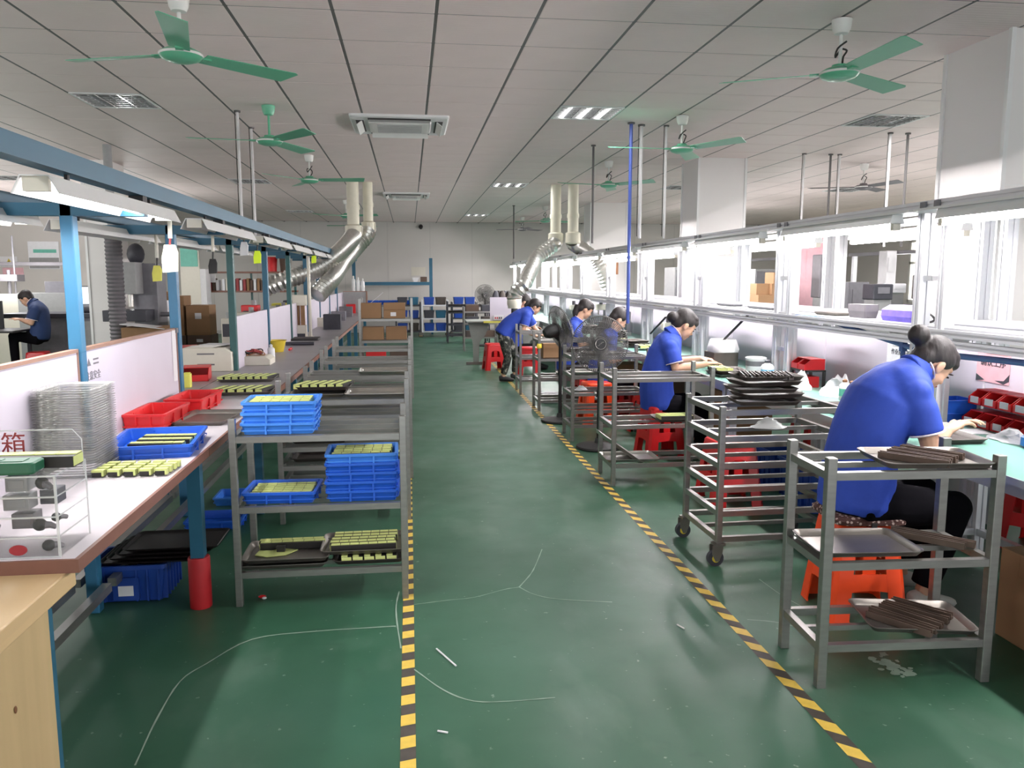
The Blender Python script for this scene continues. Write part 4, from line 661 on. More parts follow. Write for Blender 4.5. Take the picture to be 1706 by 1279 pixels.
# bench-top things around the second woman
q = V((2.82, 7.0, ZT)); t = T('paper_funnel', 'white paper funnel resting on a dark box beside the second woman', 'funnel', q); B().box(-.13, .1, -.12, .12, 0, .14).build('dark_box', 'tray_dark', t, bev=.004)
B().loft([[(x*s_, y*s_, z) for x, y in rrect(.24, .26, .08, 4)] for s_, z in ((1, .141), (1.05, .17), (.85, .25), (.8, .255), (.55, .2), (.5, .16))]).build('funnel_bowl', 'paper', t, True)
t = T('bucket', 'white lidded tub with dark label on the bench beyond the tray stack', 'tub', (2.78, 6.2, ZT)); B().lathe([(.075, 0), (.08, .15), (.085, .152), (.085, .165), (.07, .17)], 20).build('tub', 'bottle', t, True); B().lathe([(.0795, .1), (.0805, .14)], 20, cap=False).build('label', 'hose_grey', t, True)
bottle((2.78, 5.98, ZT), 'clear bottle with blue label beside the white lidded tub', .17, .05, cap='machine_dark')
for k in range(2): tag(put('parts_bin', BIN, None, (2.88, 5.74-k*.11, ZT+.13), -pi/2), ('red parts bin on the stand behind the tray stack, farther', 'red parts bin on the stand behind the tray stack, nearer')[k], 'bin'); tag(put('parts_bin', BIN, None, (2.84, 5.74-k*.11, ZT), -pi/2), ('red parts bin on the bench under the bin stand, farther', 'red parts bin on the bench under the bin stand, nearer')[k], 'bin')
tag(B().box(-.01, .01, .0, .015, 0, .128).box(-.01, .01, .2, .215, 0, .128).box(.14, .16, .0, .015, 0, .128).box(.14, .16, .2, .215, 0, .128).box(-.01, .16, 0, .215, .115, .129).build('bin_stand', 'dark', None, loc=(2.89, 5.58, ZT)), 'dark little stand carrying the two red bins', 'stand')
rag((2.82, 5.5, ZT), (.07, .09, .13), 'tall crumpled white rag leaning by the red bins'); rag((2.95, 5.2, ZT), (.13, .16, .13), 'big heap of white rags beside the aluminium upright'); rag((2.72, 5.72, ZT), (.06, .06, .06), 'blue-grey crumpled rag by the red bins', 'blue_hose')
for k in range(4): bottle((2.86+.0*k, 4.98-k*.09, ZT), ('first', 'second', 'third', 'fourth')[k]+' small bottle with brown cap and green label beside the white rags', .14, .035, lm='label_green', cap='brown_label', grp='brown capped bottles')
for k, (y, n) in enumerate(((4.6, 1), (6.4, 2), (7.4, 2), (8.2, 2), (9.2, 3), (10.1, 5), (11.6, 4), (12.8, 3))):
    for j in range(n): mtray(2.62+.02*(j % 2), y+.015*j, ZT+.027*j, 'dark metal tray %s of a pile on the %s aluminium bench stretch' % (nth[j], nth[k]), 'dark trays on the aluminium benches', 'tray_dark', pi/2+random.uniform(-.15, .15))
for k, y in enumerate((6.55, 8.8, 9.7)): strips_x(2.62, y, ZT+.02, 3, .2, .05, 'battery strip before the %s' % ('second seated woman', 'woman behind the fan', 'woman with a pony tail')[k], 'battery strips on aluminium bench %d' % (k+1), 5, .01, pi/2, .03, 'bench back')
for k, (y, h) in enumerate(((8.9, .3), (10.9, .34), (12.2, .4), (13.2, .36), (14.3, .32))):
    t = T('spot_welder', ('slim grey press', 'grey bench press with round head', 'tall dark bench press', 'pale bench press', 'small far bench press')[k]+' standing on the aluminium bench row', 'machine', (2.95, y, ZT)); B().box(-.09, .09, -.07, .07, 0, .05).build('base', 'device_grey', t, bev=.006); B().box(.02, .08, -.04, .04, .05, h).build('column', 'machine', t, bev=.006); B().box(-.1, .08, -.045, .045, h-.09, h).build('head', 'machine' if k % 2 else 'device', t, bev=.008); B().cyl((-.06, 0, h-.16), (-.06, 0, h-.09), .012, n=10).build('spindle', 'tray_rim', t, True); B().cyl((-.02, 0, h), (-.02, 0, h+.07), .03, n=12).build('motor', 'hose_grey', t, True)
# ------------------------------------------------------------------ racks on the aisle side of the aluminium benches
G2 = 'steel racks before the aluminium benches'
rack(1.548, 2.76, -.05, .66, .34, .905, (.175, .50, .85), 'near steel rack with grey bars on metal trays, in front of the nearest woman', G2, 1, ps=.036)
rack(1.655, 4.08, .02, .7, .5, .885, (.165, .309, .442, .575, .721, .864), 'six shelf steel rack on casters behind the near rack', G2, 1, True)
rack(1.51, 5.82, .0, .76, .42, .9, (.166, .466, .82), 'three shelf steel rack before the second woman with a tilted tray below', G2, 1)
rack(1.535, 7.5, 0, .74, .42, .9, (.16, .3, .47, .64, .82), 'steel rack just behind the nearer pedestal fan', G2, 1)
rack(1.50, 9.3, 0, .72, .42, .93, (.13, .4, .62, .84), 'steel rack with yellow tape round its post, holding a carton', G2, 1)
rack(1.47, 10.7, 0, .7, .42, .93, (.2, .5, .84), 'steel rack beside the bending worker', G2, 1)
mtray(2.0, 2.88, .852, 'metal tray holding grey bars on top of the near right rack', m='big', rz=-.12); mtray(1.76, 2.92, .502, 'empty worn metal tray on the middle shelf of the near right rack', m='big', rz=-.08); mtray(2.02, 2.92, .177, 'metal tray full of brown bars on the bottom shelf of the near right rack', m='big', rz=-.2)
def bars(x, y, z, n, L, rz, lab, grp, m='strips', sp=.03, jit=.07):
    for i in range(n):
        l_ = L*random.uniform(.8, 1.08); o = B().box(-l_/2, l_/2, -.013, .013, 0, .012).box(-l_/2, l_/2, -.013, -.008, .012, .026).box(-l_/2, l_/2, .008, .013, .012, .026).build('metal_bar', m, None, loc=(x+(i-(n-1)/2)*sp*-sin(rz)+random.uniform(-.012, .012), y+(i-(n-1)/2)*sp*cos(rz), z+.0)); tag(o, lab+', %s from the front' % nth[i], 'bar', grp); o.rotation_euler[2] = rz+random.uniform(-jit, jit)
bars(2.0, 2.9, .857, 4, .25, -.95, 'grey bar in the tray on the near right rack top', 'grey bars on the rack top', 'strips', .062); bars(2.02, 2.92, .182, 5, .26, -.95, 'brown bar in the bottom tray of the near right rack', 'brown bars on the bottom shelf', 'strips', .056, .12); bars(2.1, 2.94, .502, 2, .3, -.8, 'loose brown bar on the near right rack middle shelf', 'loose bars on the middle shelf', 'strips', .04)
for k in range(5): mtray(1.98+(.0, .03, -.02, .01, 0)[k], 4.3+(.0, .03, .0, .02, -.02)[k], .866+.035*k, ('bottom', 'second', 'third', 'fourth', 'topmost')[k]+' dark metal tray of the messy stack on the caster rack', 'dark trays on the caster rack', 'tray_dark', (-.08, .12, -.02, .15, 0)[k])
bars(1.98, 4.28, .866+.035*4+.006, 8, .22, 1.35, 'thin dark bar in the topmost tray of the messy stack', 'thin bars in the topmost tray', 'tray_dark', .036)
for k in range(1): rag((2.02, 4.3, .725), (.1, .08, .05), 'pale crumpled bag on the second shelf of the caster rack', 'clear_rim', 'plastic_bag')
mtray(1.68, 6.0, .168, 'flat metal tray on the bottom shelf of the three shelf rack', m='rim'); mtray(1.6, 6.0, .245, 'tilted metal tray leaning on the flat one in the three shelf rack', m='rim', tilt=(0, .62)); mtray(2.05, 6.0, .468, 'dark metal tray on the middle shelf of the three shelf rack', m='tray_dark'); mtray(1.78, 7.7, .642, 'bright metal tray on a shelf behind the nearer pedestal fan', m='rim'); mtray(1.85, 7.7, .822, 'metal tray on top of the rack behind the nearer fan', m='tray_steel')
strips_x(2.05, 6.0, .474, 3, .26, .05, 'battery strip in the dark tray of the three shelf rack', 'battery strips in the three shelf rack', 5, .01, 0, .03)
rag((1.66, 7.7, .472), (.07, .06, .04), 'small white rag on the rack shelf behind the fan')
q = (1.68, 9.5, .622); tag(B().box(-.12, .1, -.12, .12, 0, .17).box(-.121, .101, -.02, .02, .13, .171).build('carton', 'carton', None, loc=q, bev=.004), 'brown carton on the shelf of the rack with yellow tape', 'carton'); tag(B().box(-.024, .024, -.024, .024, 0, .05).ell((-.01, -.025, .02), (.03, .012, .03), 8, 5).build('tape_wrap', 'yellow', None, loc=(1.50, 9.3, .75)), 'yellow tape wound round the rack post', 'tape')
for k in range(5): tag(B().box(-.16, .14, -.13, .13, 0, .05).box(-.15, .13, -.135, -.13, .01, .04).build('packed_tray', 'carton_dark' if k % 2 else 'tray_dark', None, loc=(2.0, 9.5, (.132, .402, .46, .622, .68)[k])), 'dark packed tray %s in the rack with yellow tape' % nth[k], 'tray', 'packed trays in the taped rack')
tag(B().box(-.3, .3, -.15, .15, 0, .1).build('white_box', 'rag', None, loc=(1.95, 10.0, 0), bev=.006), 'long white box on the floor behind the taped rack', 'box')
# ------------------------------------------------------------------ plastic stools
def stool_parts(m):
    h, a, bt = .45, .135, .185; out = {}
    out['seat'] = B().loft([[(x, y, z) for x, y in rrect(w_, w_, r, 5)] for w_, z, r in ((.255, h-.045, .04), (.285, h-.035, .05), (.285, h-.012, .05), (.265, h, .045), (.2, h-.002, .04), (.05, h-.008, .02))]).mesh('seat', m, True)
    def leg(sx, sy):
        P_ = lambda k, z: (a+(bt-a)*(1-z/h)-k, z); b = B(); W = .088; rs = []
        for z in (0, .012, .2, h-.03):
            c = a+(bt-a)*(1-z/h); ww = W*(1-.1*z/h)+(.01 if z < .005 else 0); e = .008
            rs.append([(sx*x, sy*y, z) for x, y in ((c-ww, c), (c-.02, c), (c, c-.02), (c, c-ww), (c-e, c-ww), (c-e, c-.022), (c-.022, c-e), (c-ww, c-e))])
        return b.loft(rs)
    out['legs'] = [leg(sx, sy).mesh('leg', m) for sx in (1, -1) for sy in (1, -1)]; out['apron'] = []
    for k in range(4):
        M = Matrix.Rotation(k*pi/2, 4, 'Z'); b = B()
        f = lambda z: a+(bt-a)*(1-z/h)
        for z0, z1, sag in ((.335, .415, .035), (.15, .225, .012)):
            n = 8; top = []; bot = []; hw = .1
            for i in range(n+1):
                x = -hw+2*hw*i/n; s_ = sag*(abs(x)/hw)**2*.9; top.append((x, z1)); bot.append((x, z0-s_+sag*.0))
            vs = []
            for e in (0, .007): vs += [M @ V((x, f(z)-e-.001, z)) for x, z in top]+[M @ V((x, f(z)-e-.001, z)) for x, z in bot]
            m_ = n+1; fs = []
            for i in range(n): fs += [(i, i+1, m_+i+1, m_+i), (2*m_+i, 3*m_+i, 3*m_+i+1, 2*m_+i+1), (i, 2*m_+i, 2*m_+i+1, i+1), (m_+i, m_+i+1, 3*m_+i+1, 3*m_+i)]
            b.add(vs, fs)
        for x in (-.012, ): b.box(-.03, .03, f(.3)-.01, f(.3)-.003, .22, .34, M)
        out['apron'].append(b.mesh('apron', m))
    return out
SP = {m: stool_parts(m) for m in ('red_stool', 'orange_stool')}
def stool(x, y, m, lab, rz=0.0, z=0.0):
    t = T('plastic_stool', lab, 'stool', (x, y, z), rz, 'plastic stools'); p = SP[m]; put('seat', p['seat'], t)
    for q in p['legs']: put('leg', q, t)
    for q in p['apron']: put('apron', q, t)
    return t
stool(2.08, 3.45, 'orange_stool', 'orange plastic stool with a patterned cushion under the nearest woman', -.1); stool(2.2, 6.85, 'red_stool', 'red plastic stool under the second seated woman', .1)
stool(2.2, 5.28, 'red_stool', 'empty red plastic stool behind the caster rack', .05); stool(1.99, 8.45, 'orange_stool', 'orange plastic stool behind the pedestal fan poles', .1); stool(2.42, 7.85, 'red_stool', 'red plastic stool between the three shelf rack and the bench', .2)
stool(1.42, 13.7, 'red_stool', 'red plastic stool beside the grey desk, left of the bending worker', .1); stool(1.9, 12.9, 'red_stool', 'red plastic stool just past the bending worker', -.1); stool(2.35, 10.4, 'red_stool', 'red plastic stool under the woman with a pony tail', 0); stool(-5.62, 13.0, 'red_stool', 'red plastic stool under the seated man in the side workshop', .15); stool(3.62, 4.1, 'red_stool', 'dark red stool under the rear bench at the picture edge', .3); stool(3.85, 7.2, 'red_stool', 'red stool under the rear bench beyond the second woman', .1); stool(2.3, 8.75, 'red_stool', 'red plastic stool under the woman behind the pedestal fan', .1)
t = T('seat_cushion', 'brown patterned cushion tied on the orange stool', 'cushion', (2.08, 3.45, .451), -.1); B().loft([[(x*(1+random.uniform(-.02, .02)), y*(1+random.uniform(-.02, .02)), z) for x, y in rrect(w_, w_, .06, 5)] for w_, z in ((.3, .0), (.34, .008), (.34, .025), (.3, .042), (.1, .044))]).build('pad', 'cushion', t, True); B().box(-.012, .012, -.176, -.168, -.12, .02).build('tie_band', 'dark', t)
tag(B().box(-.14, .14, -.14, .14, 0, .4).box(-.142, .142, -.03, .03, .3, .402).build('carton', 'carton', None, loc=at(1745, 1075, Z=0), bev=.005), 'brown carton on the floor at the edge beyond the near right rack', 'carton')
for k, (x, y, w_, d, h, m) in enumerate(((2.78, 6.45, .4, .35, .62, 'carton'), (2.8, 5.15, .36, .5, .3, 'crate_blue'), (2.8, 5.7, .36, .4, .3, 'crate_blue'), (2.8, 8.7, .4, .4, .5, 'carton_dark'), (2.8, 10.3, .4, .4, .45, 'carton'))):
    t = T('carton' if m.startswith('carton') else 'plastic_crate', ('tall brown carton under the bench beside the second woman', 'blue crate under the bench behind the caster rack, nearer', 'blue crate under the bench behind the caster rack, farther', 'dark carton under the bench behind the pedestal fan', 'brown carton under the bench by the woman with a pony tail')[k], 'carton' if m.startswith('carton') else 'crate', (x, y, 0))
    if m == 'crate_blue':
        b = B().loft([[(a, c, z) for a, c in rrect(w_+e, d+e, .02, 2)] for e, z in ((-.04, .004), (0, h-.02), (.02, h-.02), (.02, h), (-.01, h), (-.05, .012))])
        for j in range(6): b.box(-w_/2-.004, -w_/2+.02, -d/2+.05+j*.08-.005, -d/2+.05+j*.08+.005, .03, h-.02)
        b.build('crate_body', m, t)
    else: B().box(-w_/2, w_/2, -d/2, d/2, 0, h).build('carton_body', m, t, bev=.005); B().box(-w_/2-.001, w_/2+.001, -.025, .025, h-.08, h+.001).build('packing_tape', 'carton', t)
# ------------------------------------------------------------------ pedestal fans
def pfan(x, y, hub, tilt, pan, lab, R_=.255):
    t = T('pedestal_fan', lab, 'fan', (x, y, 0), 0, 'pedestal fans'); B().lathe([(.2, 0), (.21, .008), (.205, .024), (.12, .04), (.04, .05), (.03, .09)], 28).build('base', 'black', t, True)
    B().cyl((0, 0, .06), (0, 0, hub-.06), .02, n=12).cyl((0, 0, hub*.5), (0, 0, hub*.5+.06), .028, n=12).build('pole', 'black', t, True)
    B().tube([(-.03, 0, hub*.5+.03), (-.05, 0, hub*.5+.03)], .02, 10).build('height_knob', 'tray_rim', t, True)
    M = Matrix.Translation((0, 0, hub)) @ Matrix.Rotation(pan, 4, 'Z') @ Matrix.Rotation(tilt, 4, 'X')   # local -y is the blowing side
    B().tube([M @ V((0, .02, 0)), M @ V((0, .06, 0)), M @ V((0, .15, 0)), M @ V((0, .2, -.005))], [.06, .078, .07, .045], 16).build('motor', 'black', t, True); B().cyl((0, 0, hub-.12), M @ V((0, .1, -.04)), .025, n=10).build('neck', 'black', t, True)
    b = B()
    for y0, y1 in ((-.06, -.005), (.055, .0)):
        for k in range(90):
            a = 2*pi*k/90; b.tube([M @ V((r*cos(a), yy, r*sin(a))) for r, yy in ((.06, y0), (R_*.75, y0*.85), (R_*.97, y0*.3), (R_, 0))], .0019, 4, cap=False)
        for r, yy in ((R_*.35, y0), (R_*.6, y0*.95), (R_*.8, y0*.8)): b.tube([M @ V((r*cos(2*pi*k/32), yy, r*sin(2*pi*k/32))) for k in range(33)], .0016, 4)
    b.tube([M @ V((R_*cos(2*pi*k/40), 0, R_*sin(2*pi*k/40))) for k in range(41)], .005, 6); b.build('cage', 'cage', t)
    b = B()
    for k in range(5):
        Mk = M @ Matrix.Rotation(2*pi*k/5, 4, 'Y'); b.add([Mk @ V(q) for q in ((.03, -.01, -.02), (.08, -.03, -.07), (R_*.85, -.032, -.075), (R_*.88, -.01, .05), (.12, .02, .08), (.03, .012, .02))], [tuple(range(6))])
    b.build('blades', 'blade_grey', t, True)
    o = B().tube([M @ V((0, -.066, 0)), M @ V((0, -.05, 0))], .058, 24).build('badge', 'black', t, True); B().tube([M @ V((.048*cos(2*pi*k/28), -.067, .048*sin(2*pi*k/28))) for k in range(29)], .002, 5).build('badge_ring', 'tray_rim', o); B().tube([M @ V(q) for q in curve([(-.03, -.067, -.014), (-.015, -.067, -.012), (-.006, -.067, .002), (.004, -.067, .002), (.01, -.067, .014), (.028, -.067, .016)], 4)], .0025, 5).build('badge_mark', 'tray_rim', o)
    return t
pfan(1.72, 7.18, .965, -.1, -.12, 'black pedestal fan facing the aisle before the woman in the dark scarf'); pfan(1.62, 8.6, 1.02, -.25, 1.85, 'black pedestal fan turned away, its head beside the woman with a pony tail', .25); pfan(1.72, 18.5, 1.17, -.1, .1, 'grey pedestal fan far back beside the dark coats', .24)
# ------------------------------------------------------------------ people
def remesh(b, name, m, vox, parent, it=3):
    tmp = D.objects.new('tmp', b.mesh('tmp', m)); COL.objects.link(tmp); r = tmp.modifiers.new('r', 'REMESH'); r.mode = 'VOXEL'; r.voxel_size = vox; s_ = tmp.modifiers.new('s', 'SMOOTH'); s_.factor = .5; s_.iterations = it
    me = D.meshes.new_from_object(tmp.evaluated_get(bpy.context.evaluated_depsgraph_get())); old = tmp.data; D.objects.remove(tmp); D.meshes.remove(old)
    me.materials.clear(); me.materials.append(MS[m]); me.polygons.foreach_set('use_smooth', [True]*len(me.polygons)); me.name = name
    o = D.objects.new(name, me); COL.objects.link(o); o.parent = parent; return o
def person(label, J, shirt='polo', pants='trousers', vox=.008, bun=None, sc=1.0, extra=None, hairlong=False):
    """J: world joints. pelvis, waist, chest, neck, head, hf (face direction), side (unit vector to the near arm), sh/el/wr/hd and hip/kn/an/toe as (near, far) pairs"""
    org = V((J['pelvis'].x, J['pelvis'].y, 0)); t = T('person', label, 'person', org); Lc = lambda p: V(p)-org
    s = V(J['side']).normalized(); f = V(J['hf']).normalized(); f = (f-s*f.dot(s)).normalized() if J.get('flat', 1) else f; u = s.cross(f); u = u if u.z > -.2 and (u.z > 0 or f.z < -.7) else -u
    if u.z < 0: u = -u
    hs = f.cross(u).normalized(); hd = Lc(J['head']); body = B()
    Mh = lambda: Matrix(((f.x, hs.x, u.x), (f.y, hs.y, u.y), (f.z, hs.z, u.z)))
    H_ = lambda a, c, e: hd+(f*a+hs*c+u*e)*sc
    R3 = Mh()
    def he(b, a, c, e, r, n=16, k=10): b.ell(H_(a, c, e), [q*sc for q in r], n, k, R3)
    he(body, -.008, 0, .025, (.092, .073, .092)); he(body, .03, 0, -.035, (.06, .056, .07)); he(body, .058, 0, -.085, (.026, .026, .022)); he(body, .05, 0, -.005, (.04, .052, .035)); he(body, .088, 0, -.024, (.018, .012, .014)); he(body, .08, 0, -.008, (.012, .009, .026)); he(body, .078, 0, -.058, (.012, .022, .013)); he(body, .066, .0, .03, (.024, .046, .02))
    for c in (-1, 1): he(body, -.004, c*.077, -.012, (.018, .009, .031)); he(body, .004, c*.074, -.036, (.01, .009, .012)); he(body, .05, c*.032, -.035, (.03, .024, .028))
    pel, wa, ch, ne = [Lc(J[k]) for k in ('pelvis', 'waist', 'chest', 'neck')]
    w_ = J.get('w', 1.0); nk = ne.lerp(hd, .2)
    body.tube([ne-(ne-ch)*.25, ne, nk, hd-(u*.045+f*.015)*sc], [.075, .058*sc, .05*sc, .052*sc], 14)
    spine = curve([pel-(wa-pel)*.3, pel, wa, ch, ne], 5); n_ = len(spine)-1
    def wid(k, key): return [sum(a*max(0, 1-abs(i/n_*4-j)) for j, a in enumerate(key)) for i in range(n_+1)]
    lat = wid(0, (.135, .165*w_, .15*w_, .17*w_, .075)); dep = wid(0, (.11, .125*w_, .115*w_, .115*w_, .07))
    body.tube(spine, [q*.86 for q in lat], 18, side=s, r2=[q*.86 for q in dep])
    sh_, el_, wr_, hd_ = [[Lc(q) for q in J[k]] for k in ('sh', 'el', 'wr', 'hd')]
    for i in (0, 1):
        a, b_, c, d = sh_[i], el_[i], wr_[i], hd_[i]; body.tube([a.lerp(ch, .3), a, a.lerp(b_, .5), b_, b_.lerp(c, .3), c], [.05, .052, .045, .04, .041, .026], 12); body.ell(b_, (.04,)*3, 10, 6)
        fw = (d-c).normalized(); up_ = V((0, 0, 1)); sd = fw.cross(up_).normalized()*(1 if i == 0 else -1); up_ = sd.cross(fw)*(1 if i == 0 else -1); k_ = 1.0
        P_ = lambda l, w2, z: c+fw*l+sd*w2+up_*z
        body.tube([P_(-.01, 0, 0), P_(.03, 0, .004), P_(.085, 0, 0)], [.024, .038, .036], 12, side=sd, r2=[.02, .015, .013])
        for j, ln in enumerate((.9, 1.05, 1, .8)):
            w0 = -.029+.0195*j; sp = (j-1.5)*.007; cl = (.25, .2, .1, 0)[j]
            body.tube([P_(.07, w0*.9, 0), P_(.088, w0, .002), P_(.088+.04*ln, w0+sp, -.008-.006*cl), P_(.088+.062*ln, w0+sp*1.5, -.024), P_(.088+.074*ln, w0+sp*1.6, -.042)], [.010, .0095, .0085, .0078, .006], 8)
        body.tube([P_(.018, -.026, 0), P_(.045, -.045, -.006), P_(.075, -.052, -.018), P_(.098, -.044, -.03)], [.013, .011, .0095, .0075], 8)
    hp, kn, an, toe = [[Lc(q) for q in J[k]] for k in ('hip', 'kn', 'an', 'toe')]; tr = B(); lw = J.get('lw', 1.0)
    for i in (0, 1):
        body.tube([hp[i], kn[i], an[i]], [.06, .045, .032], 10); body.ell(kn[i], (.045,)*3, 10, 6)
        tr.tube([hp[i].lerp(pel, .3), hp[i], hp[i].lerp(kn[i], .5), kn[i]], [.1*lw, .098*lw, .085*lw, .066*lw], 14); tr.ell(kn[i], (.068*lw,)*3, 12, 8); tr.tube([kn[i], kn[i].lerp(an[i], .4), an[i]+(kn[i]-an[i]).normalized()*.03], [.066*lw, .064*lw, .052*lw], 14)
        b = B(); d = (toe[i]-an[i]); d.z = 0; d.normalize(); sd = V((-d.y, d.x, 0)); a0 = V((an[i].x, an[i].y, 0))
        fl_ = max(.0, an[i].z-.085); q = lambda l, z: a0+d*l+V((0, 0, z+fl_)); b.tube([q(-.06, .045), q(-.02, .05), q(.05, .042), q(.12, .03), q(.17, .024)], [.032, .042, .044, .044, .026], 12, side=sd, r2=[.043, .048, .04, .028, .02]); body.tube([an[i], q(.02, .04)], [.032, .035], 8)
        remesh(b, 'shoe', J.get('shoe', 'shoe'), .012, t, 3)
    tr.tube([pel-(wa-pel)*.35, pel-(wa-pel)*.1, pel.lerp(wa, .45)], [.15*lw, .172*lw, .155*w_], 18, side=s, r2=[.11*lw, .135*lw, .125*w_]); remesh(tr, 'trousers', pants, max(vox, .01), t, 5)
    remesh(body, 'body', 'skin', vox, t, 2)
    b = B(); k0 = 3; b.tube(spine[k0:], [q+.014 for q in lat[k0:]], 20, side=s, r2=[q+.016 for q in dep[k0:]])
    cuffs = []
    for i in (0, 1):
        a, b_ = sh_[i], el_[i]; e = a.lerp(b_, .74); b.tube([a.lerp(ch, .45), a.lerp(ch, .08), a.lerp(b_, .3), e], [.085, .077, .072, .074], 14); b.ell(a, (.064,)*3, 12, 8); cuffs.append((e, (b_-a).normalized()))
    for i in (0, 1): b.tube([ch.lerp(ne, .55), ch.lerp(ne, .45).lerp(sh_[i], .55), sh_[i]], [.1*w_, .095*w_, .078], 14); b.tube([ch.lerp(sh_[i], .35), sh_[i].lerp(ch, .1)], [.115*w_, .08], 14)
    if J.get('sag'): b.tube([spine[k0].lerp(spine[k0+2], .5), spine[k0]], [lat[k0]+.02, lat[k0]+.03], 18, side=s, r2=[dep[k0]+.025, dep[k0]+.035])
    so = remesh(b, 'shirt', shirt, max(vox, .009), t, 12)
    def ringt(c, d, r, th, n=22, r2=None):
        x = d.orthogonal().normalized() if r2 is None else (s-d*s.dot(d)).normalized(); y = d.cross(x); r2 = r2 or r; return [c+x*(r*cos(2*pi*k/n))+y*(r2*sin(2*pi*k/n)) for k in range(n+1)]
    for e, d in cuffs: B().tube(ringt(e, d, .0725, 0), .0045, 6).build('cuff_trim', 'trim_white', so, True)
    nd = (nk-ne).normalized(); cb_ = B().loft([ringt(ne+nd*z, nd, r, 0)[:-1] for z, r in ((-.03, .095), (.005, .08), (.035, .072), (.03, .066), (0, .06))]); col = remesh(cb_, 'collar', shirt, .008, so, 2); B().tube(ringt(ne+nd*.036, nd, .071, 0), .0042, 6).build('collar_trim', 'trim_white', col, True)
    h = B(); he(h, -.022, 0, .042, (.094, .081, .088)); he(h, -.055, 0, -.005, (.055, .07, .07)); he(h, .03, 0, .082, (.05, .06, .036)); he(h, -.005, .06, .035, (.055, .024, .045)); he(h, -.005, -.06, .035, (.055, .024, .045))
    if not J.get('nofringe'): he(h, .06, 0, .06, (.034, .058, .034))
    for q, r in (bun or []): h.ell(Lc(q), r if isinstance(r, tuple) else (r,)*3, 12, 8)
    for q in (extra or []): h.tube([Lc(a) for a in q[0]], q[1], 10)
    remesh(h, 'hair', 'hair', max(.008, vox), t, 2)
    for c in (-1, 1):
        B().ell(H_(.083, c*.031, .0), [q*sc for q in (.006, .012, .004)], 10, 6, R3).build('eye', 'black', t, True); B().ell(H_(.087, c*.031, .021), [q*sc for q in (.005, .017, .003)], 10, 5, R3).build('eyebrow', 'hair', t, True)
    B().ell(H_(.089, 0, -.058), [q*sc for q in (.004, .019, .006)], 10, 6, R3).build('lips', 'lip', t, True)
    return t
def seated(Y, px, label, dy=.0, **kw):
    """pixel joints of a figure seen from its right side, facing +x, seated at depth Y"""
    g = lambda k, d=0.0: at(*px[k], Y=Y+d)
    J = dict(pelvis=g('pelvis'), waist=g('waist'), chest=g('chest'), neck=g('neck'), head=g('head'), hf=at(*px['face'], Y=Y)-at(*px['head'], Y=Y), side=V((0, -1, 0)))
    w_ = kw.pop('shw', .175)
    J['sh'] = (at(*px['sh'], Y=Y-w_), at(*px.get('sh2', px['sh']), Y=Y-w_)+V((.02, 2*w_, .0))); J['el'] = (at(*px['el'], Y=Y-w_-.04), at(*px['el'], Y=Y-w_-.04)+V((.04, 2*w_+.08, .0))); J['wr'] = (at(*px['wr'], Y=Y-.12), at(*px.get('wr2', px['wr']), Y=Y+.08)); J['hd'] = (at(*px['hd'], Y=Y-.08), at(*px.get('hd2', px['hd']), Y=Y+.02))
    J['hip'] = tuple(g('pelvis', d)+V((.03, 0, -.02)) for d in (-.09, .09)); J['kn'] = (at(*px['kn'], Y=Y-.12), at(*px['kn'], Y=Y-.12)+V((.02, .26, 0)))
    an = at(*px['an'], Y=Y-.12); an.z = max(.085, an.z); J['an'] = (an, an+V((.06, .26, 0))); J['toe'] = tuple(q+V((.15, 0, 0)) for q in J['an'])
    for k in ('w', 'lw', 'shoe', 'sag', 'nofringe'):
        if k in kw: J[k] = kw.pop(k)
    return person(label, J, **kw)
bunq = lambda x, y, Y, r: (at(x, y, Y=Y), r)
seated(3.47, dict(pelvis=(1425, 832), waist=(1435, 755), chest=(1470, 670), neck=(1528, 617), head=(1553, 606), face=(1588, 648), sh=(1528, 655), sh2=(1528, 655), el=(1550, 745), wr=(1577, 719), hd=(1600, 702), wr2=(1580, 712), hd2=(1603, 704), kn=(1590, 845), an=(1535, 985)), 'woman in a blue polo with hair in a high bun, hunched over red bins', vox=.0055, bun=[bunq(1531, 557, 3.47, .05), bunq(1538, 575, 3.47, .035)], w=1.18, lw=1.15, shoe='shoe_white', sag=1, sc=1.02)
seated(6.88, dict(pelvis=(1096, 672), waist=(1094, 632), chest=(1108, 588), neck=(1121, 556), head=(1140, 541), face=(1165, 561), sh=(1117, 578), el=(1126, 614), wr=(1178, 606), hd=(1200, 604), wr2=(1168, 597), hd2=(1185, 599), kn=(1172, 672), an=(1165, 755)), 'woman in a blue polo with tied dark hair, seated before the white funnel', bun=[bunq(1121, 528, 6.88, (.055, .06, .05))], w=1.1, sag=1, vox=.007, sc=1.1)
seated(8.7, dict(pelvis=(1000, 640), waist=(1000, 610), chest=(1008, 577), neck=(1018, 552), head=(1031, 532), face=(1050, 548), sh=(1012, 566), el=(1020, 600), wr=(1048, 592), hd=(1062, 592), kn=(1065, 636), an=(1060, 700)), 'woman in a blue top and dark scarf seated behind the pedestal fan', bun=[bunq(1012, 540, 8.7, (.05, .07, .08))], vox=.009, sc=1.05, extra=[([at(1016, 530, Y=8.7), at(1004, 545, Y=8.72), at(995, 560, Y=8.74)], [.06, .06, .03])])
seated(10.4, dict(pelvis=(945, 612), waist=(945, 585), chest=(952, 555), neck=(962, 534), head=(975, 515), face=(992, 526), sh=(956, 545), el=(968, 574), wr=(992, 568), hd=(1003, 568), kn=(1000, 612), an=(998, 662)), 'woman in a blue top with brown pony tail seated past the fans', vox=.01, sc=1.05, extra=[([at(964, 508, Y=10.4), at(959, 520, Y=10.4), at(958, 534, Y=10.4)], [.05, .045, .02])])
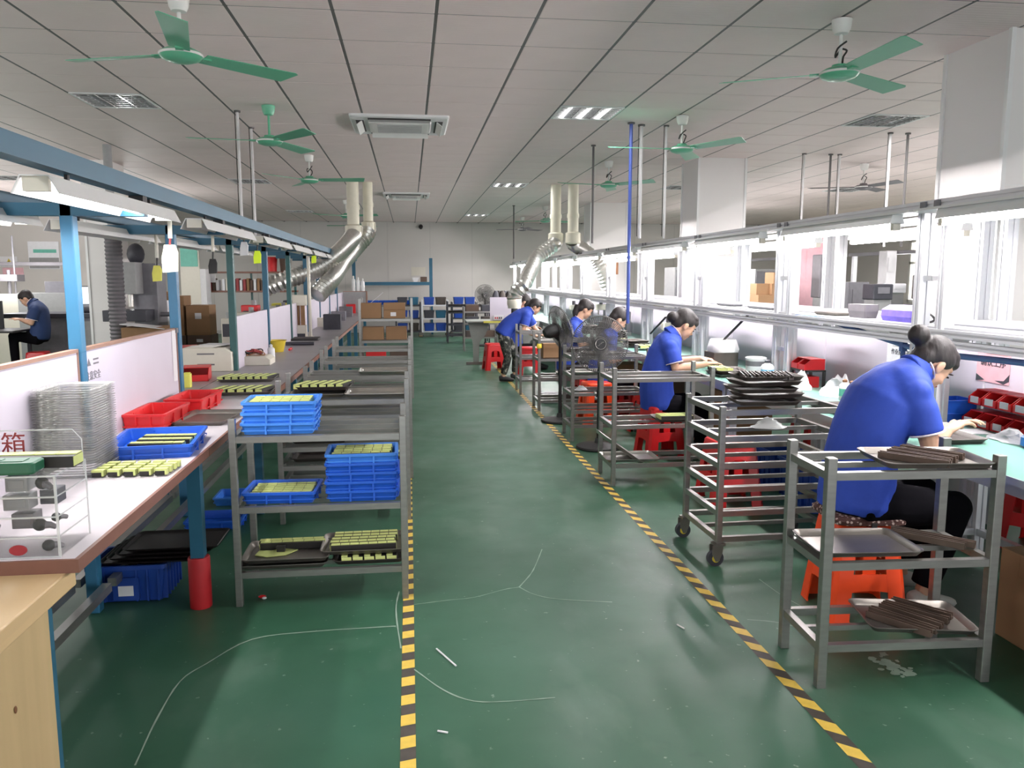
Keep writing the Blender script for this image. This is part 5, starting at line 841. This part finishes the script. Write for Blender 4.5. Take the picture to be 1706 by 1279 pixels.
seated(13.7, dict(pelvis=(858, 580), waist=(858, 560), chest=(862, 540), neck=(868, 520), head=(874, 503), face=(884, 512), sh=(864, 528), el=(870, 548), wr=(888, 545), hd=(896, 545), kn=(898, 580), an=(896, 612)), 'person with dark hair partly hidden behind the bending worker', vox=.012, sc=1.05)
# standing worker bending over the rack
Y = 12.2; g = lambda x, y, d=0.0: at(x, y, Y=Y+d)
J = dict(pelvis=g(838, 556), waist=g(848, 542), chest=g(868, 528), neck=g(883, 517), head=g(891, 511), hf=g(903, 519)-g(891, 511), side=V((0, -1, 0)), sh=(g(878, 526, -.17), g(880, 526, .17)), el=(g(872, 548, -.2), g(890, 546, .2)), wr=(g(894, 560, -.1), g(902, 558, .1)), hd=(g(904, 563, -.1), g(910, 560, .1)), hip=(g(840, 562, -.09), g(842, 562, .09)), kn=(g(846, 596, -.12), g(860, 594, .1)), an=(g(838, 627, -.14), g(857, 627, .1)), lw=.92)
J['toe'] = tuple(q+V((.15, -.03, 0)) for q in J['an'])
for k in (0, 1): J['an'][k].z = .085
person('worker in blue polo and camouflage trousers bending over the rack', J, pants='camo', vox=.009, extra=[([g(886, 506), g(880, 503), g(876, 508), g(875, 515)], [.03, .035, .03, .015])])
# man in the side workshop, facing left
Y = 13.0; g = lambda x, y, d=0.0: at(x, y, Y=Y+d)
J = dict(pelvis=g(66, 561), waist=g(68, 542), chest=g(64, 518), neck=g(54, 504), head=g(44, 497), hf=g(31, 506)-g(44, 497), side=V((0, -1, 0)), sh=(g(58, 516, -.17), g(56, 516, .17)), el=(g(52, 538, -.2), g(50, 538, .2)), wr=(g(36, 532, -.1), g(34, 532, .1)), hd=(g(29, 531, -.08), g(28, 531, .1)), hip=(g(63, 564, -.09), g(63, 564, .09)), kn=(g(22, 560, -.1), g(22, 560, .1)), an=(g(26, 596, -.1), g(26, 596, .1)))
J['toe'] = tuple(q+V((-.15, 0, 0)) for q in J['an'])
for k in (0, 1): J['an'][k].z = .085
person('man in a dark blue shirt seated at the dark table in the side workshop', J, shirt='polo_dark', vox=.012)
# ------------------------------------------------------------------ side workshop on the left
def machine(nm, lab, cat, loc, parts, rz=0.0, grp=None):
    t = T(nm, lab, cat, loc, rz, grp)
    for n_, m, q in parts: B().box(*q).build(n_, m, t, bev=.006)
    return t
q = at(22, 560, Y=13.0); machine('work_table', 'dark table with black screen where the man works', 'table', (q.x-.5, 12.75, 0), [('table_top', 'dark', (-.7, .75, -.3, .5, .77, .8)), ('leg', 'machine_dark', (-.65, -.6, -.25, -.2, 0, .77)), ('leg', 'machine_dark', (.2, .25, -.25, -.2, 0, .77)), ('leg', 'machine_dark', (.62, .67, .4, .45, 0, .77)), ('screen_panel', 'black', (-.7, .35, .3, .34, .8, 1.22))])
q = at(50, 500, Y=15.5); t = machine('test_cabinet', 'pale and grey test cabinet behind the seated man', 'cabinet', (q.x, 15.2, 0), [('pale_section', 'device', (-.7, -.05, 0, .6, 0, 1.28)), ('grey_section', 'device_grey', (-.05, .75, -.05, .6, 0, 1.3)), ('top_box', 'machine', (.35, .7, .1, .5, 1.3, 1.5)), ('head', 'hose_grey', (-.4, -.1, .1, .4, 1.5, 1.62))])
B().cyl((-.3, .25, 1.28), (-.3, .25, 1.7), .03, n=10).cyl((-.2, .25, 1.28), (-.2, .25, 2.3), .015, n=8).build('column', 'machine', t, True)
q = at(40, 442, Y=15.6); machine('overhead_beam', 'horizontal grey beam with wires above the test cabinet', 'beam', (q.x, 15.9, 0), [('beam', 'hose_grey', (-1.0, .7, -.04, .04, 1.78, 1.85)), ('post', 'hose_grey', (.55, .6, -.03, .03, 0, 1.8)), ('post', 'hose_grey', (-.95, -.9, -.03, .03, 0, 1.8))])
q = at(72, 425, Y=17.9); t = T('wall_poster', 'faded landscape poster on the white partition behind the test cabinet', 'poster', (q.x, 17.94, q.z)); B().box(-.3, .3, -.012, 0, -.28, .28).build('sheet', 'rag', t); B().box(-.29, .29, -.014, -.012, -.27, -.05).build('landscape', 'device_grey', t); B().box(-.2, .25, -.014, -.012, .05, .12).build('print_band', 'label_green', t)
q = at(14, 437, Y=17.9); t = T('warning_sign', 'yellow triangle warning sign on the white partition', 'sign', (q.x, 17.94, q.z)); B().box(-.2, .16, -.01, 0, -.09, .12).build('plate', 'paper', t); B().ext([(-.08, -.06), (.08, -.06), (0, .08)], (-.014, -.01), None, 'y').build('triangle', 'yellow', t); B().box(-.01, .01, -.016, -.014, -.02, .03).build('mark', 'black', t)
q = at(12, 454, Y=17.9); tag(B().box(-.1, .3, -.01, 0, -.12, .1).build('notice_sheet', 'pink', None, loc=(q.x, 17.94, q.z)), 'pale notice sheet under the yellow triangle sign', 'sign')
xw = at(160, 450, Y=18).x; struct(B().box(XL, xw+.1, 17.95, 18.05, 0, 3.1).build('wall_partition', 'wall'))
q = at(142, 497, Y=13.9); t = T('monitor', 'lit monitor with white screen on the grey machine', 'monitor', (q.x, 13.9, 0)); zz = q.z; B().box(-.24, .16, 0, .03, zz-.13, zz+.2).build('bezel', 'black', t, bev=.004); B().box(-.225, .145, -.004, 0, zz-.09, zz+.185).build('screen', 'screen', t); B().box(-.06, .0, .0, .03, zz-.28, zz-.13).box(-.14, .1, -.06, .1, zz-.3, zz-.275).build('stand', 'machine_dark', t)
q = at(132, 545, Y=13.8); t = machine('control_machine', 'grey machine cabinet with dark curved cover beside the blue post', 'machine', (q.x, 13.7, 0), [('cabinet', 'machine', (-.7, .3, 0, .6, 0, .93)), ('worktop', 'machine_dark', (-1.1, .35, -.1, .7, .93, 1.0)), ('control_box', 'device_grey', (.02, .34, -.05, 0, .45, .88))]); B().tube([(-.1, .2, 1.04), (.25, .2, 1.06), (.45, .2, .98), (.75, .2, .6)], .09, 10, side=(0, 1, 0)).build('curved_cover', 'machine_dark', t, True)
for z in (.78, .7): B().cyl((.1, -.065, z), (.1, -.05, z), .015, n=10).build('button', 'red_tray', t)
q = at(193, 500, Y=10.2); t = T('ribbed_duct', 'thick dark ribbed hose standing beside the milling machine', 'duct', (q.x-.05, 10.2, 0)); n_ = 90; B().tube([(.06+.12*(1-i/n_)*-.0, 0, 2.1*i/n_) for i in range(n_+1)], [.1 if i % 2 else .088 for i in range(n_+1)], 14).build('hose', 'hose_grey', t, True); B().cyl((0.06, 0, 2.1), (.06, 0, CEIL), .05, n=10).build('riser', 'device_grey', t, True)
q = at(228, 480, Y=11.0); t = machine('drilling_machine', 'tall grey milling machine with round hand wheel', 'machine', (q.x, 11.0, 0), [('base', 'machine_dark', (-.3, .3, -.25, .45, 0, .75)), ('column', 'machine', (-.05, .25, .0, .4, .75, 1.75)), ('head', 'device_grey', (-.18, .08, -.28, .1, 1.36, 1.76)), ('table', 'machine_dark', (-.32, .2, -.35, .2, 1.02, 1.16)), ('plate', 'device', (-.2, -.18, -.3, -.1, 1.45, 1.74))])
B().ell((-.02, .1, 1.87), (.11, .11, .14), 12, 8).build('motor', 'machine_dark', t, True); B().cyl((-.05, -.1, 1.2), (-.05, -.1, 1.36), .035, n=12).build('spindle', 'tray_rim', t, True); B().cyl((.25, .1, 1.09), (.45, .1, 1.09), .03, n=10).build('shaft', 'machine', t, True); B().tube([(.42, .1+.11*cos(2*pi*k/20), 1.09+.11*sin(2*pi*k/20)) for k in range(21)], .018, 8).bar((.42, -.01, 1.09), (.42, .21, 1.09), .02).bar((.42, .1, .98), (.42, .1, 1.2), .02).build('hand_wheel', 'black', t, True)
q = at(248, 560, Y=10.2); t = machine('carton', 'open brown carton beside the milling machine', 'carton', (q.x, 10.2, 0), [('carton_body', 'carton', (-.25, .3, -.2, .3, 0, .98))]); B().box(-.3, .2, -.25, .1, 0, .006, Matrix.Translation((.05, 0, .985)) @ Matrix.Rotation(.12, 4, 'Y')).build('flap', 'paper', t)
pb = at(303, 500, Y=12.9); k = 0
for (x, y, z, s_, m) in ((-.02, 12.6, 0, (.34, .5, .5), 'carton_dark'), (.36, 12.6, 0, (.36, .5, .5), 'carton_dark'), (.0, 12.6, .5, (.34, .45, .22), 'carton_dark'), (.36, 12.6, .5, (.34, .45, .22), 'carton_dark'), (-.02, 12.6, .72, (.34, .42, .44), 'carton'), (.35, 12.6, .72, (.33, .42, .44), 'carton'), (.02, 12.6, 1.16, (.28, .4, .14), 'carton'), (-.3, 13.3, 0, (.2, .5, 1.35), 'carton')):
    a, c, h = s_; t = T('carton', 'brown carton in the workshop pile, %s' % ('bottom, by the blue post', 'bottom, farther from the post', 'low thin one, by the blue post', 'low thin one, farther from the post', 'tall one with label, by the blue post', 'tall one with label, farther from the post', 'small open one on top', 'narrow upright one behind the blue post')[k], 'carton', (pb.x+x, y, z), 0, 'cartons in the side workshop'); B().box(-a/2, a/2, -c/2, c/2, 0, h).build('carton_body', m, t, bev=.004)
    if k < 6: B().box(-.04, .05, -c/2-.002, -c/2, h*.55, h*.75).build('label', 'paper', t)
    k += 1
q = at(290, 560, Y=11.9); tag(B().box(-.02, .02, -.3, .3, 0, 1.25).build('white_board', 'rag', None, loc=(q.x-.05, 12.0, 0)), 'white board standing edge-on behind the second blue post', 'board')
q = at(313, 470, Y=17.8); t = machine('notice_cabinet', 'white cabinet with green notice above, in the side workshop', 'cabinet', (q.x, 18.2, 0), [('cabinet', 'paper', (-.15, .3, -.1, .3, 0, 1.75)), ('notice', 'label_green', (-.2, .15, -.13, -.11, 1.8, 2.25)), ('board', 'device', (-.22, .18, -.11, -.05, .9, 2.3))])
q = at(388, 475, Y=18.5); t = machine('wall_shelf', 'brown shelf unit with red and white files in the side workshop', 'shelf', (q.x, 18.6, 0), [('shelf_board', 'worktop_edge', (-.75, 1.35, 0, .35, 1.66, 1.7)), ('shelf_board', 'worktop_edge', (-.7, 1.35, 0, .35, 1.24, 1.28)), ('upright', 'teal_steel', (-.74, -.68, 0, .06, 0, 1.7)), ('upright', 'teal_steel', (1.3, 1.35, 0, .06, 0, 1.7)), ('upright', 'teal_steel', (.3, .34, .3, .35, 0, 1.7)), ('notice', 'paper', (-.66, -.38, -.02, 0, 1.46, 1.64))])
for k in range(16): tag(B().box(0, .055, 0, .25, 0, .23+.02*(k % 3)).build('file_binder', ('carton_dark', 'red_ink', 'carton_dark', 'paper', 'rag', 'device', 'hose_grey', 'red_tray', 'red_ink', 'paper', 'red_ink', 'carton', 'carton_dark', 'paper', 'carton', 'carton_dark')[k], None, loc=(q.x-.62+k*.075+(.06 if k > 3 else 0), 18.65, 1.281)), 'file binder in the shelf row, %s from the notice' % (nth[k] if k < 12 else ('thirteenth', 'fourteenth', 'fifteenth', 'sixteenth')[k-12]), 'file', 'file binders on the shelf')
tag(B().lathe([(.13, 0), (.15, .3), (.155, .32), (.13, .3)], 18).build('plastic_bucket', 'red_tray', None, True, loc=(q.x+.78, 18.8, 1.701)), 'red bucket on top of the shelf unit', 'bucket'); tag(B().lathe([(.11, 0), (.13, .3), (.13, .32), (.11, .3)], 18).build('plastic_bucket', 'carton_dark', None, True, loc=(q.x+1.1, 18.8, 1.701)), 'dark bucket beside the red one on the shelf unit', 'bucket')
for k, (px, py, Y, s_, m, lab) in enumerate(((398, 508, 10.3, (.2, .2, .1), 'red_tray', 'red clamp device behind the partition beside the second blue post'), (400, 520, 10.0, (.3, .25, .1), 'device', 'cream instrument behind the partition below the red clamp'), (420, 505, 13, (.35, .3, .2), 'yellow_box', 'dull yellow case on the rear bench'), (428, 515, 12.0, (.3, .3, .16), 'machine', 'grey instrument on the rear bench beside the yellow case'), (458, 510, 12.5, (.3, .3, .2), 'device', 'pale instrument on the rear bench farther along'), (378, 530, 8.6, (.1, .1, .2), 'device', 'small pale fixture beside the blue post'), (478, 500, 14, (.3, .3, .25), 'machine_dark', 'dark instrument on the rear bench far along'))):
    q = at(px, py, Y=Y); a, c, h = s_; x = max(-1.95, min(q.x, -1.72)); t = T('rear_instrument', lab, 'instrument', (x, Y, .781)); hh = max(.3, q.z-.781); B().box(-a/2, a/2, -c/2, c/2, 0, hh).build('case', m, t, bev=.01); B().box(-a*.35, a*.35, -c/2-.01, -c/2, hh*.5, hh*.85).build('panel', 'machine_dark', t); B().cyl((a*.2, 0, hh), (a*.2, 0, hh+.06), .03, n=10).build('knob', 'device_grey', t, True)
# ------------------------------------------------------------------ far end of the aisle
q = at(797, 606, Z=0); t = T('t_leg_desk', 'grey steel desk with T shaped legs and a partition, before the bending worker', 'desk', (q.x-.23, q.y, 0)); B().box(-.0, 1.3, -.3, .35, .775, .8).build('desk_top', 'desk_grey', t, bev=.004)
for x in (.18, 1.1): B().box(x-.18, x+.2, -.12, -.06, 0, .05).build('foot', 'tray_steel', t); B().ext([(x-.05, .05), (x+.05, .05), (x+.06, .4), (x+.18, .55), (x+.25, .775), (x-.14, .775), (x-.1, .55), (x-.06, .4)], (-.12, -.08), None, 'y').build('leg', 'desk_grey', t)
B().box(.42, .8, -.28, -.26, .8, 1.22).build('partition_panel', 'panel', t); B().box(.3, .75, -.34, -.29, .765, .8).build('yellow_edge', 'yellow_box', t); b_ = B().box(.48, .66, -.34, -.3, .82, .9).build('control_strip', 'paper', t)
for k in range(4): B().box(.5+.035*k, .52+.035*k, -.345, -.34, .84, .87).build('button', 'red_tray' if k < 2 else 'dark', b_)
for k in range(7): q = at(826+5.5*k, 486+random.uniform(-3, 3), Y=18.3); t = T('dark_coat', 'dark quilted coat hanging in the row beside the far fan, %s' % nth[k], 'coat', (q.x, 18.3+.05*(k % 2), 0), 0, 'dark coats beside the far fan'); B().loft([[(x*s_, y*s_, z) for x, y in rrect(.16, .14, .05)] for s_, z in ((.9, .75), (1.1, .9), (.9, 1.0), (1.1, 1.1), (.8, 1.2), (.4, 1.27))]).build('coat_body', ('machine_dark', 'hair', 'tray_dark')[k % 3], t, True); B().box(-.01, .01, -.01, .01, 0, .76).build('stand', 'dark', t)
Yb = 22.6; xl = at(590, 472, Y=Yb).x; xr = at(718, 472, Y=Yb).x; zt = at(718, 430, Y=Yb).z; zb = at(660, 472, Y=Yb).z
t = T('back_rack', 'blue steel rack with single beam against the back wall', 'rack', (xl, Yb, 0)); W = xr-xl
for x in (0, W): B().box(x-.045, x+.045, -.04, .04, 0, zt).build('post', 'blue_steel', t)
B().box(0, W, -.035, .035, zb-.05, zb+.04).build('beam', 'blue_steel', t); B().box(0, W, -.5, .0, .78, .83).build('table_top', 'device_grey', t); B().box(.02, .06, -.48, -.44, 0, .78).build('leg', 'steel', t); B().box(W-.06, W-.02, -.48, -.44, 0, .78).build('leg', 'steel', t)
tag(B().box(-.09, .09, -.04, .04, 0, .14).box(-.09, .09, -.045, -.04, .02, .1).build('small_carton', 'carton_dark', None, loc=(xr-.2, Yb, zb+.041)), 'small dark carton on the blue beam of the back rack', 'carton'); tag(B().ext([(-.1, .12), (.1, .12), (.04, 0), (-.05, 0)], (-.03, .03), None, 'y').build('white_scoop', 'paper', None, loc=(xr-.42, Yb, zb+.041)), 'small white scoop on the blue beam of the back rack', 'scoop')
for k in range(8): tray(xl+.5+.33*(k // 2), Yb-.25, .831+.06*(k % 2), 'blue or dark tray on the back rack table, %s' % nth[k], 'trays on the back rack', 'blue_tray'); D.objects[-1] if False else None
for k, (a, c, x0) in enumerate(((703, 745, 0), (752, 792, 1), (660, 700, 2))):
    x = at(a, 520, Y=21.9).x; w_ = at(c, 520, Y=21.9).x-x; rack(x, 21.4, 0, w_, .5, .98 if k == 0 else .92, (.16, .5, .85), ('steel trolley with white casters holding blue crates at the far end of the aisle', 'dark crowded rack beside the far trolley', 'rack with blue crates under the back rack beam')[k], 'far racks', 1, True, 'alu' if k == 0 else 'machine_dark', .035, 'trolley' if k == 0 else 'steel_rack')
    for j in range(6): tag(B().loft([[(p_[0], p_[1], z) for p_ in rrect(w_*.4+e, .34+e, .02, 2)] for e, z in ((-.03, 0), (0, .17), (.01, .17), (.01, .2), (-.02, .2), (-.04, .02))]).build('storage_crate', ('crate_blue', 'crate_blue', 'blue_steel', 'machine_dark', 'tray_dark', 'crate_blue')[(j+2*k) % 6], None, loc=(x+w_*(.27 if j % 2 else .73), 21.65, (.161, .501, .851)[j // 2])), '%s crate on the %s shelf of the %s, %s side' % (('blue', 'dark')[(j+2*k) % 6 in (3, 4)], ('bottom', 'middle', 'top')[j // 2], ('far trolley', 'dark crowded rack', 'rack under the blue beam')[k], ('post', 'aisle')[j % 2]), 'crate', 'storage crates at the far end')
for k in range(6): mtray(1.05+.32*(k % 3), 19.6, .75+.15*(k // 3), 'dark metal tray far back beside the far fan, %s' % nth[k], 'far dark trays', 'tray_dark')
rack(.9, 19.4, 0, 1.0, .5, 1.0, (.2, .45, .74, .89), 'dark steel rack far back beside the pedestal fan', 'far racks', 1, m='machine_dark')
rack(1.15, 17.2, 0, .7, .4, .95, (.3, .6, .85), 'light steel rack behind the grey T-leg desk', 'far racks', 1)
for k in range(6): tag(B().box(-.14, .14, -.14, .14, 0, .13).box(-.13, .13, -.145, -.14, .03, .1).build('packed_tray', ('tray_dark', 'carton_dark', 'machine_dark')[k % 3], None, loc=(1.33+.34*(k % 2), 17.4, (.301, .601, .851)[k // 2])), 'dark packed tray on the light rack behind the grey desk, %s' % nth[k], 'tray', 'packed trays behind the grey desk')
tag(B().cyl((0, 0, 0), (0, -.06, 0), .06, n=12).ell((0, -.08, -.03), (.05, .05, .05), 12, 8).build('security_camera', 'dark', None, loc=(at(701, 372, Y=23.3).x, 23.38, 3.0)), 'small dark security camera on the back wall near the ceiling', 'camera')
tag(B().box(-.2, .2, -.008, 0, -.12, .12).box(-.17, .17, -.01, -.008, .03, .05).box(-.17, .17, -.01, -.008, -.04, -.02).build('wall_notice', 'device', None, loc=(at(697, 452, Y=23.38).x, 23.395, at(697, 452, Y=23.38).z)), 'pale lined notice on the back wall above the blue beam', 'notice')
q = at(1017, 447, Y=16); tag(B().box(-.16, .16, -.01, 0, -.12, .12).box(-.13, .13, -.012, -.01, -.02, .06).build('wall_picture', 'rust', None, loc=(q.x, q.y, q.z)), 'small reddish framed notice behind the bench posts by the far pillar', 'notice')
# ------------------------------------------------------------------ beyond the aluminium benches
FG = 'far benches beyond the aluminium rows'
for k, (x, y, m) in enumerate(((7.0, 8.2, 'alu'), (7.0, 10.3, 'alu'), (7.0, 12.4, 'alu'), (7.0, 6.1, 'alu'), (9.4, 9.0, 'desk_grey'), (9.4, 12.0, 'desk_grey'), (7.0, 14.5, 'alu'))):
    t = T('workbench', 'grey bench with lamp rail beyond the aluminium rows, %s' % nth[k], 'workbench', (x, y, 0), 0, FG); B().box(-.5, .5, 0, 1.9, .74, .77).build('table_top', 'device_grey', t)
    for a in (-.45, .45):
        for c in (.05, 1.85): B().box(a-.03, a+.03, c-.03, c+.03, 0, .74).build('leg', m, t)
    for c in (.1, 1.8): B().box(-.03, .03, c-.03, c+.03, .77, 1.9).build('upright', m, t)
    B().box(-.05, .05, 0, 1.9, 1.9, 1.95).build('lamp_rail', 'hose_grey', t); B().box(-.45, .45, .3, 1.6, .77, .95).build('back_panel', 'device_grey', t)
for k, (px, py, Y, s_, m, lab) in enumerate(((1360, 452, 9.6, (.5, .05, .9), 'pink', 'pink board leaning beyond the lamp rail posts'), (1372, 460, 9.0, (.2, .2, .5), 'hose_grey', 'dark upright case beside the pink board'), (1462, 486, 8.8, (.24, .24, .18), 'machine_dark', 'dark machine with pale hood beyond the bench shelf'), (1478, 447, 11, (.16, .2, .5), 'paper', 'white wall box beyond the dark machine'), (1300, 518, 9.2, (.5, .4, .12), 'machine', 'grey machine body under the brown cartons'), (1490, 480, 9.6, (.2, .2, .12), 'rag', 'small white device beyond the dark machine'), (1615, 475, 8.4, (.3, .3, .3), 'tray_steel', 'brown-grey drum-shaped case beyond the bright posts'), (1420, 500, 10.5, (.3, .3, .5), 'machine', 'grey standing instrument beyond the shelf tray'), (1550, 478, 9.2, (.3, .3, .3), 'hose_grey', 'grey instrument beyond the paired posts'))):
    q = at(px, py, Y=Y); a, c, h = s_; t = T('far_equipment', lab, 'equipment', (q.x, Y, 0)); B().box(-a/2, a/2, -c/2, c/2, q.z-h/2, q.z+h/2).build('case', m, t, bev=.012); B().box(-a/2+.02, a/2-.02, -c/2+.02, c/2-.02, 0, q.z-h/2).build('pedestal', 'device_grey', t); B().box(-a*.3, a*.3, -c/2-.008, -c/2, q.z-h*.1, q.z+h*.3).build('panel', 'machine' if k in (2, 4) else m, t)
for k in range(5):
    q = at((1275, 1280, 1282, 1272, 1288)[k], (478, 478, 462, 492, 496)[k], Y=(8.2, 8.5, 8.3, 8.2, 8.4)[k]); tag(B().box(-.12, .12, -.12, .12, 0, .13).box(-.121, .121, -.02, .02, .1, .131).build('carton', 'carton', None, loc=(at(1278, 505, Y=9.15).x+(-.06, .12, .1, -.06, .12)[k], 9.12+.06*(k % 2), at(1278, 509, Y=9.2).z+(0, .0, .131, .131, .262)[k]), bev=.004), ('brown carton on the grey machine beyond the posts, lower front', 'brown carton on the grey machine beyond the posts, lower back', 'brown carton in the middle of the pile beyond the posts', 'brown carton in the middle front of the pile beyond the posts', 'brown carton topmost of the pile beyond the posts')[k], 'carton', 'cartons beyond the paired posts')
for k, (x, y, z) in enumerate(((5.2, 14.3, 0), (7.9, 17, 0), (10.5, 14, 0))): machine('steel_cabinet', ('grey cabinet behind the clad pillar', 'grey cabinet far beyond the benches', 'grey cabinet before the windows')[k], 'cabinet', (x, y, z), [('cabinet_body', 'device_grey', (-.5, .5, -.3, .3, 0, 1.75)), ('door', 'machine', (-.48, -.01, -.32, -.3, .05, 1.7)), ('door', 'machine', (.01, .48, -.32, -.3, .05, 1.7))])
